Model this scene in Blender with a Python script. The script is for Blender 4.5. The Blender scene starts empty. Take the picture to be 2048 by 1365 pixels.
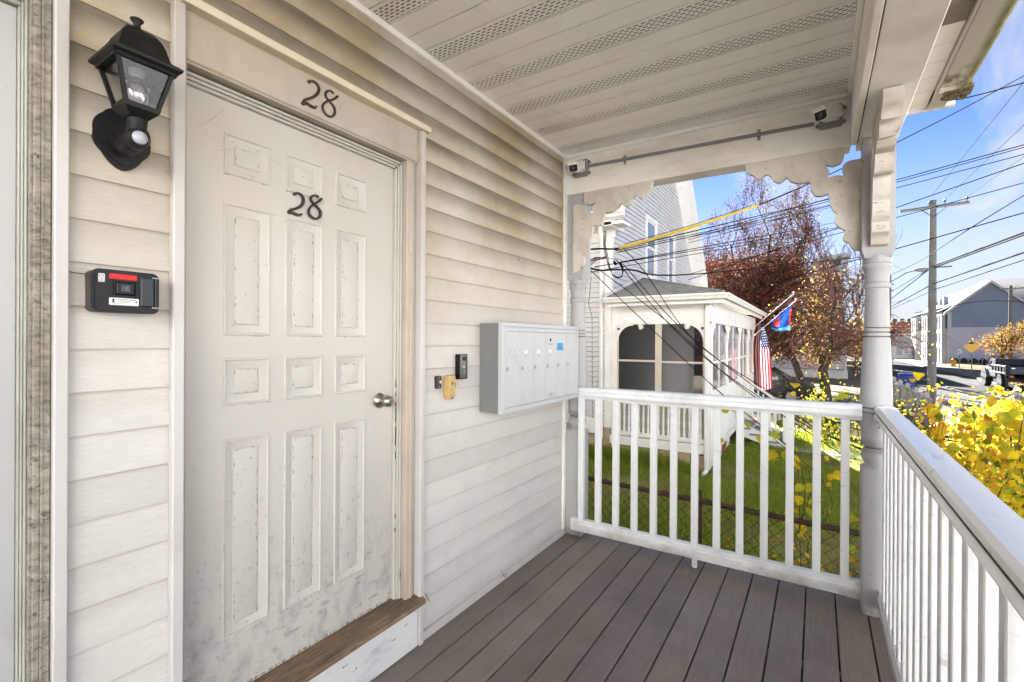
import bpy, bmesh, math, random
import numpy as np
from mathutils import Vector, Matrix
R = math.radians
S = bpy.context.scene
COL = S.collection

# ------------------------------------------------------------------ camera
CAM = Vector((1.6464, 0.0, 1.486)); YAW, PITCH, ROLL, FPX = 0.5708, -0.0014, 0.0053, 953.6
_f = Vector((-math.sin(YAW)*math.cos(PITCH), math.cos(YAW)*math.cos(PITCH), math.sin(PITCH)))
_r0 = Vector((math.cos(YAW), math.sin(YAW), 0)); _u0 = _r0.cross(_f)
_r = _r0*math.cos(ROLL) + _u0*math.sin(ROLL); _u = _r.cross(_f)
cd = bpy.data.cameras.new('camera'); cam = bpy.data.objects.new('camera', cd); COL.objects.link(cam)
cam.matrix_world = Matrix(((_r.x, _u.x, -_f.x, CAM.x), (_r.y, _u.y, -_f.y, CAM.y), (_r.z, _u.z, -_f.z, CAM.z), (0, 0, 0, 1)))
cd.sensor_width = 36; cd.lens = 36*FPX/2048; cd.clip_start = 0.03; cd.clip_end = 3000
S.camera = cam
def at(u, v, ax, val):
    """point on a plane x/y/z = val (metres) seen along the survey ray (u, v) of the 2048-wide photograph"""
    d = _f + _r*((u-1024)/FPX) + _u*((682.5-v)/FPX); i = 'xyz'.index(ax)
    return CAM + d*((val-CAM[i])/d[i])

# ------------------------------------------------------------------ light
SUN_AZ, SUN_EL = 22.0, 26.0          # degrees to the -x side of +y, elevation
SKY_STRENGTH, SUN_STRENGTH, EXPOSURE = 0.05, 5.0, 3.35
w = bpy.data.worlds.new('World'); S.world = w; w.use_nodes = True
nt = w.node_tree; nt.nodes.clear()
def N(nt, kind, **kw):
    n = nt.nodes.new(kind)
    for k, v in kw.items():
        if k.startswith('i_'):
            key = k[2:]; key = int(key) if key.isdigit() else key.replace('_', ' ')
            n.inputs[key].default_value = v
        else: setattr(n, k, v)
    return n
sky = N(nt, 'ShaderNodeTexSky', sky_type='NISHITA', sun_disc=False, sun_elevation=R(SUN_EL), sun_rotation=R(-SUN_AZ),
        altitude=10, air_density=0.22, dust_density=0.0, ozone_density=4.5)
tc = N(nt, 'ShaderNodeTexCoord'); sp = N(nt, 'ShaderNodeSeparateXYZ'); nt.links.new(tc.outputs['Generated'], sp.inputs[0])
za = N(nt, 'ShaderNodeMath', operation='MAXIMUM', i_1=0.0); nt.links.new(sp.outputs['Z'], za.inputs[0])
zb = N(nt, 'ShaderNodeMath', operation='ADD', i_1=0.16); nt.links.new(za.outputs[0], zb.inputs[0])
dx = N(nt, 'ShaderNodeMath', operation='DIVIDE'); nt.links.new(sp.outputs['X'], dx.inputs[0]); nt.links.new(zb.outputs[0], dx.inputs[1])
dy = N(nt, 'ShaderNodeMath', operation='DIVIDE'); nt.links.new(sp.outputs['Y'], dy.inputs[0]); nt.links.new(zb.outputs[0], dy.inputs[1])
cx = N(nt, 'ShaderNodeCombineXYZ'); nt.links.new(dx.outputs[0], cx.inputs[0]); nt.links.new(dy.outputs[0], cx.inputs[1])
mp = N(nt, 'ShaderNodeMapping'); mp.inputs['Scale'].default_value = (1.25, 0.42, 1); mp.inputs['Location'].default_value = (3.1, 0.7, 0)
mp.inputs['Rotation'].default_value = (0, 0, R(35)); nt.links.new(cx.outputs[0], mp.inputs[0])
cn = N(nt, 'ShaderNodeTexNoise', i_Scale=1.5, i_Detail=10.0, i_Roughness=0.6, i_Distortion=0.7); nt.links.new(mp.outputs[0], cn.inputs['Vector'])
cr = N(nt, 'ShaderNodeMapRange', i_1=0.47, i_2=0.66, i_3=0.03, i_4=0.88); nt.links.new(cn.outputs[0], cr.inputs[0])
hz = N(nt, 'ShaderNodeMapRange', i_1=0.04, i_2=0.38, i_3=1.0, i_4=0.0); hz.interpolation_type = 'SMOOTHSTEP'; nt.links.new(sp.outputs['Z'], hz.inputs[0])
cm = N(nt, 'ShaderNodeMath', operation='MAXIMUM'); nt.links.new(cr.outputs[0], cm.inputs[0])
hn = N(nt, 'ShaderNodeMath', operation='MULTIPLY'); nt.links.new(hz.outputs[0], hn.inputs[0])
hr = N(nt, 'ShaderNodeMapRange', i_1=0.3, i_2=0.62, i_3=0.8, i_4=1.0); nt.links.new(cn.outputs[0], hr.inputs[0]); nt.links.new(hr.outputs[0], hn.inputs[1])
nt.links.new(hn.outputs[0], cm.inputs[1])
mx = N(nt, 'ShaderNodeMix', data_type='RGBA'); mx.inputs[7].default_value = (1.66, 1.72, 1.82, 1)
nt.links.new(cm.outputs[0], mx.inputs[0]); nt.links.new(sky.outputs[0], mx.inputs[6])
bg = N(nt, 'ShaderNodeBackground', i_Strength=SKY_STRENGTH); nt.links.new(mx.outputs[2], bg.inputs[0])
wo = N(nt, 'ShaderNodeOutputWorld'); nt.links.new(bg.outputs[0], wo.inputs[0])
sl = bpy.data.lights.new('sun', 'SUN'); sl.energy = SUN_STRENGTH; sl.angle = R(0.5); sl.color = (1.0, 0.955, 0.895)
so = bpy.data.objects.new('sun', sl); COL.objects.link(so)
sdir = Vector((-math.sin(R(SUN_AZ))*math.cos(R(SUN_EL)), math.cos(R(SUN_AZ))*math.cos(R(SUN_EL)), math.sin(R(SUN_EL))))
so.rotation_euler = sdir.to_track_quat('Z', 'Y').to_euler(); so.location = (0, 0, 30)
vs = S.view_settings
S.display_settings.display_device = 'sRGB'; vs.view_transform = 'Standard'; vs.look = 'None'; vs.gamma = 1; vs.exposure = EXPOSURE; vs.use_curve_mapping = False
cy = S.cycles; cy.use_denoising = True; cy.max_bounces = 8; cy.diffuse_bounces = 5; cy.glossy_bounces = 3; cy.transmission_bounces = 6; cy.transparent_max_bounces = 10
cy.sample_clamp_indirect = 8; cy.caustics_reflective = False; cy.caustics_refractive = False

# ------------------------------------------------------------------ mesh helpers
class MB:
    def __init__(s): s.v = []; s.f = []; s.m = []; s.mi = 0
    def add(s, vs, fs):
        n = len(s.v); s.v += [tuple(v) for v in vs]; s.f += [tuple(i+n for i in f) for f in fs]; s.m += [s.mi]*len(fs); return s
    def box(s, x0, x1, y0, y1, z0, z1, c=0.0):
        if c <= 0:
            V = [(x, y, z) for x in (x0, x1) for y in (y0, y1) for z in (z0, z1)]
            return s.add(V, [(0, 1, 3, 2), (4, 6, 7, 5), (0, 4, 5, 1), (2, 3, 7, 6), (0, 2, 6, 4), (1, 5, 7, 3)])
        lo, hi = (x0, y0, z0), (x1, y1, z1); V = []; ID = {}
        for sx in (0, 1):
            for sy in (0, 1):
                for sz in (0, 1):
                    sg = (sx, sy, sz)
                    for a in range(3):
                        p = [(hi[k] if sg[k] else lo[k]) if k == a else (hi[k]-c if sg[k] else lo[k]+c) for k in range(3)]
                        ID[(sg, a)] = len(V); V.append(p)
        F = []
        for a in range(3):
            b, d = (a+1) % 3, (a+2) % 3
            for q in (0, 1):
                L = []
                for (i, j) in ((0, 0), (1, 0), (1, 1), (0, 1)):
                    sg = [0, 0, 0]; sg[a] = q; sg[b] = i; sg[d] = j; L.append(ID[(tuple(sg), a)])
                F.append(L)
            for i in (0, 1):
                for j in (0, 1):
                    s0 = [0, 0, 0]; s0[b] = i; s0[d] = j; s1 = list(s0); s1[a] = 1; s0 = tuple(s0); s1 = tuple(s1)
                    F.append([ID[(s0, b)], ID[(s1, b)], ID[(s1, d)], ID[(s0, d)]])
        for sx in (0, 1):
            for sy in (0, 1):
                for sz in (0, 1): F.append([ID[((sx, sy, sz), a)] for a in range(3)])
        return s.add(V, F)
    def prism(s, poly, axis, a, b):
        """2-D outline in the two other axes (in xyz order) pushed along axis from a to b"""
        n = len(poly); V = []
        for t in (a, b):
            for (p, q) in poly:
                V.append({'x': (t, p, q), 'y': (p, t, q), 'z': (p, q, t)}[axis])
        F = [tuple(range(n))[::-1], tuple(range(n, 2*n))]
        for i in range(n): j = (i+1) % n; F.append((i, j, n+j, n+i))
        return s.add(V, F)
    def tube(s, pts, r, n=6, cap=True):
        pts = [Vector(p) for p in pts]; m = len(pts); rr = r if isinstance(r, (list, tuple)) else [r]*m
        V = []; up = None
        for i, p in enumerate(pts):
            t = (pts[min(i+1, m-1)]-pts[max(i-1, 0)])
            t = t.normalized() if t.length > 1e-9 else Vector((0, 0, 1))
            if up is None: up = Vector((0, 0, 1)) if abs(t.z) < 0.9 else Vector((1, 0, 0))
            a = t.cross(up)
            if a.length < 1e-5: a = t.cross(Vector((0.3, 0.9, 0.2)))
            a.normalize(); b = a.cross(t); up = b
            for k in range(n):
                th = 2*math.pi*k/n; V.append(p+(a*math.cos(th)+b*math.sin(th))*rr[i])
        F = []
        for i in range(m-1):
            for k in range(n): q = (k+1) % n; F.append((i*n+k, i*n+q, (i+1)*n+q, (i+1)*n+k))
        if cap: F += [tuple(range(n))[::-1], tuple(range((m-1)*n, m*n))]
        return s.add(V, F)
    def lathe(s, prof, o, axis='z', n=24, sx=1.0):
        V = []; o = Vector(o)
        for (r, z) in prof:
            for k in range(n):
                th = 2*math.pi*k/n; a, b = r*math.cos(th), r*math.sin(th)*sx
                V.append(o+Vector({'z': (a, b, z), 'x': (z, a, b), 'y': (b, z, a)}[axis]))
        F = []; m = len(prof)
        for i in range(m-1):
            for k in range(n): q = (k+1) % n; F.append((i*n+k, i*n+q, (i+1)*n+q, (i+1)*n+k))
        F += [tuple(range(n))[::-1], tuple(range((m-1)*n, m*n))]
        return s.add(V, F)
    def quad(s, *p): return s.add(p, [tuple(range(len(p)))])
    def mesh(s, name, mats, ang=35, recalc=True):
        me = bpy.data.meshes.new(name); me.from_pydata(s.v, [], s.f)
        for m in (mats if isinstance(mats, (list, tuple)) else [mats]): me.materials.append(m)
        if any(s.m): me.polygons.foreach_set('material_index', s.m)
        if recalc:
            b = bmesh.new(); b.from_mesh(me); bmesh.ops.recalc_face_normals(b, faces=b.faces); b.to_mesh(me); b.free()
        if ang:
            me.polygons.foreach_set('use_smooth', [True]*len(me.polygons)); me.set_sharp_from_angle(angle=R(ang))
        me.update(); return me
    def build(s, name, mats, parent=None, ang=35, recalc=True, label=None):
        return put(name, s.mesh(name, mats, ang, recalc), parent, label=label)
def put(name, me, parent=None, loc=None, rot=None, scale=None, label=None):
    o = bpy.data.objects.new(name, me); COL.objects.link(o)
    if loc is not None: o.location = loc
    if rot is not None: o.rotation_euler = rot
    if scale is not None: o.scale = scale if not isinstance(scale, (int, float)) else (scale,)*3
    if parent is not None:
        o.parent = parent; L = WORLD_OF(parent); o.matrix_parent_inverse = L.inverted()
    if label: o['label'] = label
    return o
def WORLD_OF(o):
    m = o.matrix_basis.copy()
    return (WORLD_OF(o.parent) @ o.matrix_parent_inverse @ m) if o.parent else m
def thing(name, label, cat, loc=(0, 0, 0), group=None, rz=0):
    o = bpy.data.objects.new(name, None); COL.objects.link(o); o.location = loc; o.rotation_euler = (0, 0, rz); o.empty_display_size = .1
    return tag(o, label, cat, group)
def tag(o, label, cat=None, group=None, kind=None):
    o['label'] = label
    if cat: o['category'] = cat
    if group: o['group'] = group
    if kind: o['kind'] = kind
    return o
def struct(name, label):
    o = bpy.data.objects.new(name, None); COL.objects.link(o); o['kind'] = 'structure'; o['label'] = label; return o
def copy_tree(o, loc, label, group=None):
    c = o.copy(); COL.objects.link(c); c.location = loc; c['label'] = label
    if group: c['group'] = group
    for ch in o.children:
        k = ch.copy(); COL.objects.link(k); k.parent = c
        for g in ch.children:
            q = g.copy(); COL.objects.link(q); q.parent = k
    return c

# ------------------------------------------------------------------ materials
def mat(name, base, rough=0.6, var=0.08, vs=3.0, spec=0.4, metal=0.0, bump=0.0, bs=40.0, stretch=(1, 1, 1), layers=(), grain=None, trans=0.0, alpha=None, tcol=None, rnd=0.0):
    """layers: (colour, scale, stretch, lo, hi, amount[, axis, a0, a1 (, axis..)]) noise masks over the base, by world position"""
    m = bpy.data.materials.new(name); m.use_nodes = True; t = m.node_tree; t.nodes.clear()
    L = t.links.new
    out = N(t, 'ShaderNodeOutputMaterial'); p = N(t, 'ShaderNodeBsdfPrincipled', i_Roughness=rough, i_Metallic=metal)
    p.inputs['Specular IOR Level'].default_value = spec
    geo = N(t, 'ShaderNodeNewGeometry')
    def noise(scale, st, det=5.0, rg=0.6):
        mpn = N(t, 'ShaderNodeMapping'); mpn.inputs['Scale'].default_value = st; L(geo.outputs['Position'], mpn.inputs[0])
        n = N(t, 'ShaderNodeTexNoise', i_Scale=scale, i_Detail=det, i_Roughness=rg); L(mpn.outputs[0], n.inputs['Vector']); return n.outputs[0]
    b = tuple(base)+(1,)
    c = N(t, 'ShaderNodeMix', data_type='RGBA'); c.inputs[6].default_value = tuple(x*(1-var) for x in base)+(1,); c.inputs[7].default_value = tuple(min(1, x*(1+var)) for x in base)+(1,)
    n0 = noise(vs, stretch); mr = N(t, 'ShaderNodeMapRange', i_1=0.3, i_2=0.7); L(n0, mr.inputs[0]); L(mr.outputs[0], c.inputs[0])
    cur = c.outputs[2]
    sep = None
    for ly in layers:
        col, sc, st, lo, hi, amt = ly[:6]
        n1 = noise(sc, st, 8.0, 0.62); mr = N(t, 'ShaderNodeMapRange', i_1=lo, i_2=hi, i_3=0.0, i_4=amt); L(n1, mr.inputs[0]); fac = mr.outputs[0]
        rest = ly[6:]
        for k in range(0, len(rest), 3):
            if sep is None: sep = N(t, 'ShaderNodeSeparateXYZ'); L(geo.outputs['Position'], sep.inputs[0])
            ax, a0, a1 = rest[k:k+3]
            src = sep.outputs['XYZ'.index(ax)] if ax in 'XYZ' else None
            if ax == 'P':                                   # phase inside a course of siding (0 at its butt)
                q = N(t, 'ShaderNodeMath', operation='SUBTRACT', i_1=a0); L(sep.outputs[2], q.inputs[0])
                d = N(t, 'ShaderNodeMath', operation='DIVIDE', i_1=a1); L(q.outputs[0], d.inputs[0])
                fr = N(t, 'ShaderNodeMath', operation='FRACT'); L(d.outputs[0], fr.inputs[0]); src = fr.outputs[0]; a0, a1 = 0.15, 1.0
            if ax == 'Q':  # narrow dark band at the course top, paints the gap shadow under the next butt
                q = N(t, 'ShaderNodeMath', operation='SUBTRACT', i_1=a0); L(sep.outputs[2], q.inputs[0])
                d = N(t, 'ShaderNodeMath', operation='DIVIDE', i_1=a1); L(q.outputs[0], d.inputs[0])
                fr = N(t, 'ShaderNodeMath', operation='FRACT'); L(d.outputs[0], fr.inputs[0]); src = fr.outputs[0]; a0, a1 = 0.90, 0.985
            g = N(t, 'ShaderNodeMapRange', i_1=a0, i_2=a1); g.interpolation_type = 'SMOOTHSTEP'; L(src, g.inputs[0])
            mu = N(t, 'ShaderNodeMath', operation='MULTIPLY'); L(fac, mu.inputs[0]); L(g.outputs[0], mu.inputs[1]); fac = mu.outputs[0]
        k = N(t, 'ShaderNodeMix', data_type='RGBA'); k.inputs[7].default_value = tuple(col)+(1,); L(fac, k.inputs[0]); L(cur, k.inputs[6]); cur = k.outputs[2]
    if grain:
        gs, gst, gamt = grain
        n2 = noise(gs, gst, 4.0, 0.6); mr = N(t, 'ShaderNodeMapRange', i_1=0.35, i_2=0.65, i_3=1-gamt, i_4=1+gamt*.3); L(n2, mr.inputs[0])
        k = N(t, 'ShaderNodeMix', data_type='RGBA', blend_type='MULTIPLY', i_0=1.0); L(cur, k.inputs[6]); L(mr.outputs[0], k.inputs[7]); cur = k.outputs[2]
    if rnd:
        oi = N(t, 'ShaderNodeObjectInfo'); mr = N(t, 'ShaderNodeMapRange', i_3=1-rnd, i_4=1+rnd*.5); L(oi.outputs['Random'], mr.inputs[0])
        k = N(t, 'ShaderNodeMix', data_type='RGBA', blend_type='MULTIPLY', i_0=1.0); L(cur, k.inputs[6]); L(mr.outputs[0], k.inputs[7]); cur = k.outputs[2]
    L(cur, p.inputs['Base Color'])
    if bump:
        n3 = noise(bs, grain[1] if grain else stretch); bp = N(t, 'ShaderNodeBump', i_Strength=bump, i_Distance=0.004); L(n3, bp.inputs['Height']); L(bp.outputs[0], p.inputs['Normal'])
    sh = p.outputs[0]
    if trans:
        tl = N(t, 'ShaderNodeBsdfTranslucent')
        if tcol: tl.inputs[0].default_value = tuple(tcol)+(1,)
        else: L(cur, tl.inputs[0])
        ms = N(t, 'ShaderNodeMixShader', i_0=trans); L(sh, ms.inputs[1]); L(tl.outputs[0], ms.inputs[2]); sh = ms.outputs[0]
    if alpha is not None:
        tr = N(t, 'ShaderNodeBsdfTransparent'); ms = N(t, 'ShaderNodeMixShader', i_0=alpha); L(tr.outputs[0], ms.inputs[1]); L(sh, ms.inputs[2]); sh = ms.outputs[0]
    L(sh, out.inputs[0]); return m
def glass_mat(name, tint=(.9, .93, .95), alpha=0.25, rough=0.03):
    m = bpy.data.materials.new(name); m.use_nodes = True; t = m.node_tree; t.nodes.clear(); L = t.links.new
    out = N(t, 'ShaderNodeOutputMaterial'); g = N(t, 'ShaderNodeBsdfGlossy', i_Roughness=rough); tr = N(t, 'ShaderNodeBsdfTransparent'); tr.inputs[0].default_value = tuple(tint)+(1,)
    fr = N(t, 'ShaderNodeFresnel', i_IOR=1.5); ad = N(t, 'ShaderNodeMath', operation='MULTIPLY_ADD', i_1=1.0, i_2=alpha*.3); L(fr.outputs[0], ad.inputs[0])
    ms = N(t, 'ShaderNodeMixShader'); L(ad.outputs[0], ms.inputs[0]); L(tr.outputs[0], ms.inputs[1]); L(g.outputs[0], ms.inputs[2]); L(ms.outputs[0], out.inputs[0]); return m

MILDEW = (.085, .07, .048); GRIME = (.30, .24, .165)
SZ0, SP = 0.0825, 0.1145                       # first butt of the siding, exposure
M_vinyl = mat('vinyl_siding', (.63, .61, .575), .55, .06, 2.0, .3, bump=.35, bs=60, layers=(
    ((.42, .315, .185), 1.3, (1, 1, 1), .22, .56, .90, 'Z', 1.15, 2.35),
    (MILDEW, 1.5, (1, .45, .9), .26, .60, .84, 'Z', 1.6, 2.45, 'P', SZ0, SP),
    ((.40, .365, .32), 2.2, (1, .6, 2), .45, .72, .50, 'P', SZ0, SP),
    ((.30, .23, .155), 6, (1, .4, 1), .22, .55, .38, 'Q', SZ0, SP)), grain=(7.0, (1, 3.0, 95), .12), rnd=.08)  # last layer: line under each butt, dirt that also paints the gap shadow
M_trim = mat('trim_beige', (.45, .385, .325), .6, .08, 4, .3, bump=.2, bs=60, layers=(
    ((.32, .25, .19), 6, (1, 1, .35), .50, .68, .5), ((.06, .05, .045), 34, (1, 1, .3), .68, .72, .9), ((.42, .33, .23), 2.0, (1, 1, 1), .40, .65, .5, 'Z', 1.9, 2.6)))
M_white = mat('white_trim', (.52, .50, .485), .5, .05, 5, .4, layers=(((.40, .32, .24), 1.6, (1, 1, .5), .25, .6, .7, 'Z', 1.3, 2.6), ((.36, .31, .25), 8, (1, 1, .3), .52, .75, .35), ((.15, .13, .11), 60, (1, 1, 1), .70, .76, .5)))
M_rib = mat('weatherstrip', (.47, .455, .40), .5, .05, 6, .3, layers=(((.05, .04, .03), 26, (1, 1, .4), .66, .69, .95, 'Z', 1.9, .5),))
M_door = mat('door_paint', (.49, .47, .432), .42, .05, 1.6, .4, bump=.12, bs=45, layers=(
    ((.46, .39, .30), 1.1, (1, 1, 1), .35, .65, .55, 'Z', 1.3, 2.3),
    ((.46, .44, .41), 3.2, (1, 1, 1.6), .52, .72, .35), 
    ((.22, .225, .24), 9.0, (1, 2.2, 1.2), .46, .68, .55, 'Z', .85, .40), ((.17, .175, .19), 40, (1, .35, 1), .56, .68, .6, 'Z', .80, .42),
    ((.30, .33, .36), 44, (1, 1, .7), .61, .66, .65, 'Z', 1.5, .5),
    ((.12, .11, .10), 105, (1, 1, .8), .675, .705, .65), ((.25, .27, .29), 70, (1, 1, 1), .68, .71, .5)))
M_panel = mat('door_panel_paint', (.50, .48, .442), .42, .05, 1.6, .4, bump=.12, bs=45, layers=(
    ((.46, .39, .30), 1.1, (1, 1, 1), .35, .65, .55, 'Z', 1.3, 2.3),
    ((.46, .43, .40), 5.0, (1, 1, .5), .50, .68, .35), 
    ((.25, .255, .27), 9.0, (1, 2.2, 1.2), .52, .70, .45, 'Z', .80, .35),
    ((.15, .14, .125), 95, (1, 1, .6), .635, .675, .7), ((.27, .31, .35), 52, (1, 1, .5), .61, .66, .7, 'Z', 1.6, .5)))
M_door2 = mat('side_door_paint', (.42, .42, .41), .45, .05, 1.8, .4, layers=(((.28, .28, .28), 9, (1, 1, .4), .58, .75, .4), ((.15, .14, .14), 50, (1, 1, 1), .68, .71, .7)))
M_crack = mat('cracked_paint_wood', (.33, .305, .26), .85, .2, 9, .15, bump=1.0, bs=55, layers=(
    ((.12, .095, .065), 46, (1, 1, 2.0), .55, .62, .8), ((.27, .235, .19), 5, (1, 1, .4), .45, .62, .5), ((.14, .07, .03), 40, (1, 1, .3), .69, .71, 1.0)), grain=(30, (1, 1, 2.2), .35))
M_wood = mat('worn_oak', (.24, .16, .095), .6, .2, 5, .3, bump=.4, bs=40, layers=(
    ((.11, .09, .075), 4.5, (1, .5, 1), .46, .64, .88), ((.46, .31, .18), 14, (1, .12, 1), .52, .66, .6), ((.33, .31, .29), 60, (1, .6, 1), .67, .71, .6)), grain=(9, (16, .8, 1), .5))
M_riser = mat('riser_paint', (.64, .65, .66), .5, .05, 3, .4, layers=(((.25, .30, .38), 9, (1, .5, 1), .56, .72, .6), ((.06, .055, .05), 42, (1, .35, 1.2), .645, .66, .9)))
M_deck = mat('deck_composite', (.225, .187, .157), .62, .10, 2.2, .35, bump=.45, bs=30, layers=(
    ((.25, .225, .205), 2.6, (1, 1, 1), .46, .70, .75), ((.10, .078, .07), 1.7, (1, .7, 1), .50, .75, .6), ((.34, .32, .30), 34, (1, .25, 1), .67, .74, .35)), grain=(6.0, (16, .8, 1), .13), rnd=.16)
M_soffit = mat('soffit_vinyl', (.90, .88, .835), .55, .03, 1.4, .3, layers=(((.50, .43, .34), 2.5, (1, 1, 1), .52, .78, .35), ((.22, .18, .13), 60, (1, 1, 1), .69, .73, .5)))
M_beam = mat('beam_paint', (.87, .835, .785), .6, .05, 1.6, .3, bump=.15, bs=40, layers=(((.40, .32, .24), 2.6, (.6, .6, 1.6), .48, .72, .5), ((.10, .08, .06), 70, (1, 1, 1), .69, .71, .8)))
M_scroll = mat('bracket_paint', (.68, .62, .55), .65, .06, 3, .3, bump=.3, bs=50, layers=(((.30, .24, .18), 6, (1, 1, .6), .45, .72, .6), ((.07, .06, .05), 34, (.5, .5, 2.2), .63, .66, .85)))
M_post = mat('post_paint', (.41, .41, .41), .5, .05, 3, .4, bump=.15, bs=45, layers=(((.40, .36, .32), 7, (1, 1, .4), .52, .72, .4), ((.08, .06, .05), 30, (1, 1, .8), .66, .69, .8), ((.10, .08, .06), 9, (1, 1, 1), .30, .62, .9, 'Z', .10, .0), ((.07, .06, .05), 5, (1, 1, 3), .35, .6, .75, 'Z', .86, .90, 'Z', .97, .93)))
M_rail = mat('railing_vinyl', (.80, .81, .82), .30, .03, 4, .5, layers=(((.30, .27, .24), 7, (1, .6, 1.5), .40, .66, .7, 'Z', .20, .06), ((.42, .40, .37), 5, (1, 1, .5), .50, .75, .35), ((.30, .27, .24), 24, (.4, .4, 1), .62, .72, .5), ((.45, .33, .30), 2.2, (1, 1, 1), .40, .62, .5, 'X', .65, .05, 'Z', .3, .05)))
M_railtop = mat('railing_cap_vinyl', (.86, .865, .87), .22, .03, 4, .5, layers=(((.42, .42, .42), 3, (2, .4, 1), .52, .78, .4), ((.35, .36, .38), 26, (1.5, .25, 1), .64, .67, .5)))
M_grime = mat('dirt_line', (.13, .11, .09), .9, .3, 40, .1)
M_black = mat('black_metal', (.006, .0055, .005), .5, .2, 30, .3, bump=.2, bs=90)
M_iron = mat('antique_iron', (.05, .038, .028), .5, .4, 60, .5, .5, layers=(((.17, .105, .04), 90, (1, 1, 1), .50, .62, .8),))
M_iron2 = mat('dark_iron', (.045, .04, .036), .5, .3, 60, .5, .5)
M_plastic = mat('dark_plastic', (.006, .007, .010), .4, .1, 20, .25)
M_plastic2 = mat('plastic_side', (.06, .05, .04), .6, .1, 20, .3)
M_red = mat('red_tape', (.62, .02, .022), .5, .15, 60, .3)
M_sticker = mat('sticker', (.66, .66, .66), .5, .04, 30, .3)
M_ink = mat('ink', (.03, .03, .032), .7, 0, 1, .1)
M_greyink = mat('grey_ink', (.28, .28, .29), .7, 0, 1, .1)
M_mail = mat('mailbox_paint', (.50, .505, .515), .4, .03, 3, .4, layers=(((.40, .38, .36), 8, (1, 1, .5), .58, .76, .35),))
M_mailside = mat('mailbox_steel', (.20, .20, .195), .5, .06, 5, .35, metal=.2, layers=(((.26, .20, .12), 12, (1, 1, 1), .62, .72, .5),))
M_blue = mat('blue_tape', (.07, .32, .62), .6, .06, 40, .2)
M_steel = mat('satin_nickel', (.42, .385, .34), .28, .05, 10, .5, metal=1.0)
M_brass = mat('gold_plastic', (.50, .345, .14), .5, .06, 20, .4)
M_brown = mat('brown_plastic', (.045, .028, .026), .4, .1, 20, .4)
M_cream = mat('cream_button', (.62, .52, .38), .4, .05, 20, .4)
M_grey = mat('grey_conduit', (.215, .21, .20), .5, .06, 20, .35)
M_camera = mat('camera_white', (.80, .785, .75), .35, .05, 20, .45)
M_lens = mat('lens_black', (.006, .006, .008), .1, .1, 20, .5)
M_glass = glass_mat('lantern_glass', (.93, .94, .93), .0)
M_bulb = glass_mat('bulb_glass', (.95, .95, .95), .6)
M_pir = mat('frosted_lens', (.36, .38, .42), .3, .05, 50, .5)
M_void = mat('attic_dark', (.13, .115, .10), .9, 0, 1, 0)

# ================================================================== PORCH FLOOR
floor = struct('porch_floor', 'grey brown composite deck boards of the porch')
X0, BP = 0.1478, 0.1445
for i in range(-1, 15):
    m = MB(); xa = X0+i*BP-BP+.0035; xb = X0+i*BP-.0035
    if i == -1: continue
    if i == 0: xa = -0.02
    m.box(xa, xb, -1.1, 3.50, -0.028, 0.0, .003).build('deck_board', M_deck, floor)
m = MB()
for y in np.arange(-1.0, 3.5, .4): m.box(-.02, 2.02, y, y+.04, -.22, -.03)
m.box(1.98, 2.02, -1.1, 3.5, -.24, -.03).box(-.02, 2.02, 3.46, 3.5, -.24, -.031).build('joist', mat('joist_wood', (.10, .075, .05), .8), floor)
m = MB(); m.box(2.024, 2.045, -1.1, 3.52, -.95, -.03).box(.0, 2.024, 3.502, 3.522, -.95, -.03).build('skirt', M_white, floor)

# ================================================================== HOUSE
house = thing('house', 'weathered cream vinyl sided house with the front door numbered 28', 'house', (0, 1.2, 0))
M_shell = mat('house_shell', (.5, .47, .42), .8)
M_shingle = mat('roof_shingles', (.10, .10, .10), .9, .25, 12, .1, bump=.6, bs=30)
m = MB(); m.box(-9, -.125, -9, 3.27, -1.2, 6.2); m.build('shell', M_shell, house)
m = MB(); m.prism([(-9.4, 6.1), (-4.5, 9.6), (.35, 6.1), (.35, 6.3), (-4.5, 9.85), (-9.4, 6.3)], 'y', -9.3, 3.55); m.build('roof', M_shingle, house)
m = MB(); m.box(-.125, .0, -9, 3.27, 2.97, 6.1).box(-.12, .0, -9, -.62, -1.0, 2.93).box(-.12, 0, -.5, 3.2, -1.0, -.04).build('wall', M_shell, house)
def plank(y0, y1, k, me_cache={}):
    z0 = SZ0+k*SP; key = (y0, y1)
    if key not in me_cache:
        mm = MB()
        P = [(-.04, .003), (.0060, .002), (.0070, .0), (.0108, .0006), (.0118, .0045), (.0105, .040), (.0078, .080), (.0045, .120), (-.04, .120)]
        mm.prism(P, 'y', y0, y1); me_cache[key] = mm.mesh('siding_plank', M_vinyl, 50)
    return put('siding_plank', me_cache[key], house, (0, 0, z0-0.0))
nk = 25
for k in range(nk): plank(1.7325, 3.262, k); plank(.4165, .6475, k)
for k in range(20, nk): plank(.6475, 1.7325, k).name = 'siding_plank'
# starter strip, corner trim, channels round the openings
MB().box(-.03, .021, 1.7325, 3.31, 0.002, .046, .003).box(-.03, .0245, 1.7325, 3.31, .046, .052, .001).box(-.03, .008, 1.7325, 3.262, .052, .088).build('starter_strip', M_white, house)
MB().box(-.03, .021, .4165, .6475, 0.002, .08, .003).build('starter_strip', M_white, house)
MB().box(-.03, .024, 3.262, 3.278, .052, 2.87, .002).box(-.03, .018, 3.281, 3.315, .052, 2.87, .002).build('corner_trim', M_beam, house)
MB().prism([(-.03, .0), (.026, .0), (.030, .012), (.026, .03), (-.03, .03)], 'y', -1.1, 3.28).build('ceiling_trim', M_soffit, house).location = (0, 0, 2.865)
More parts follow.
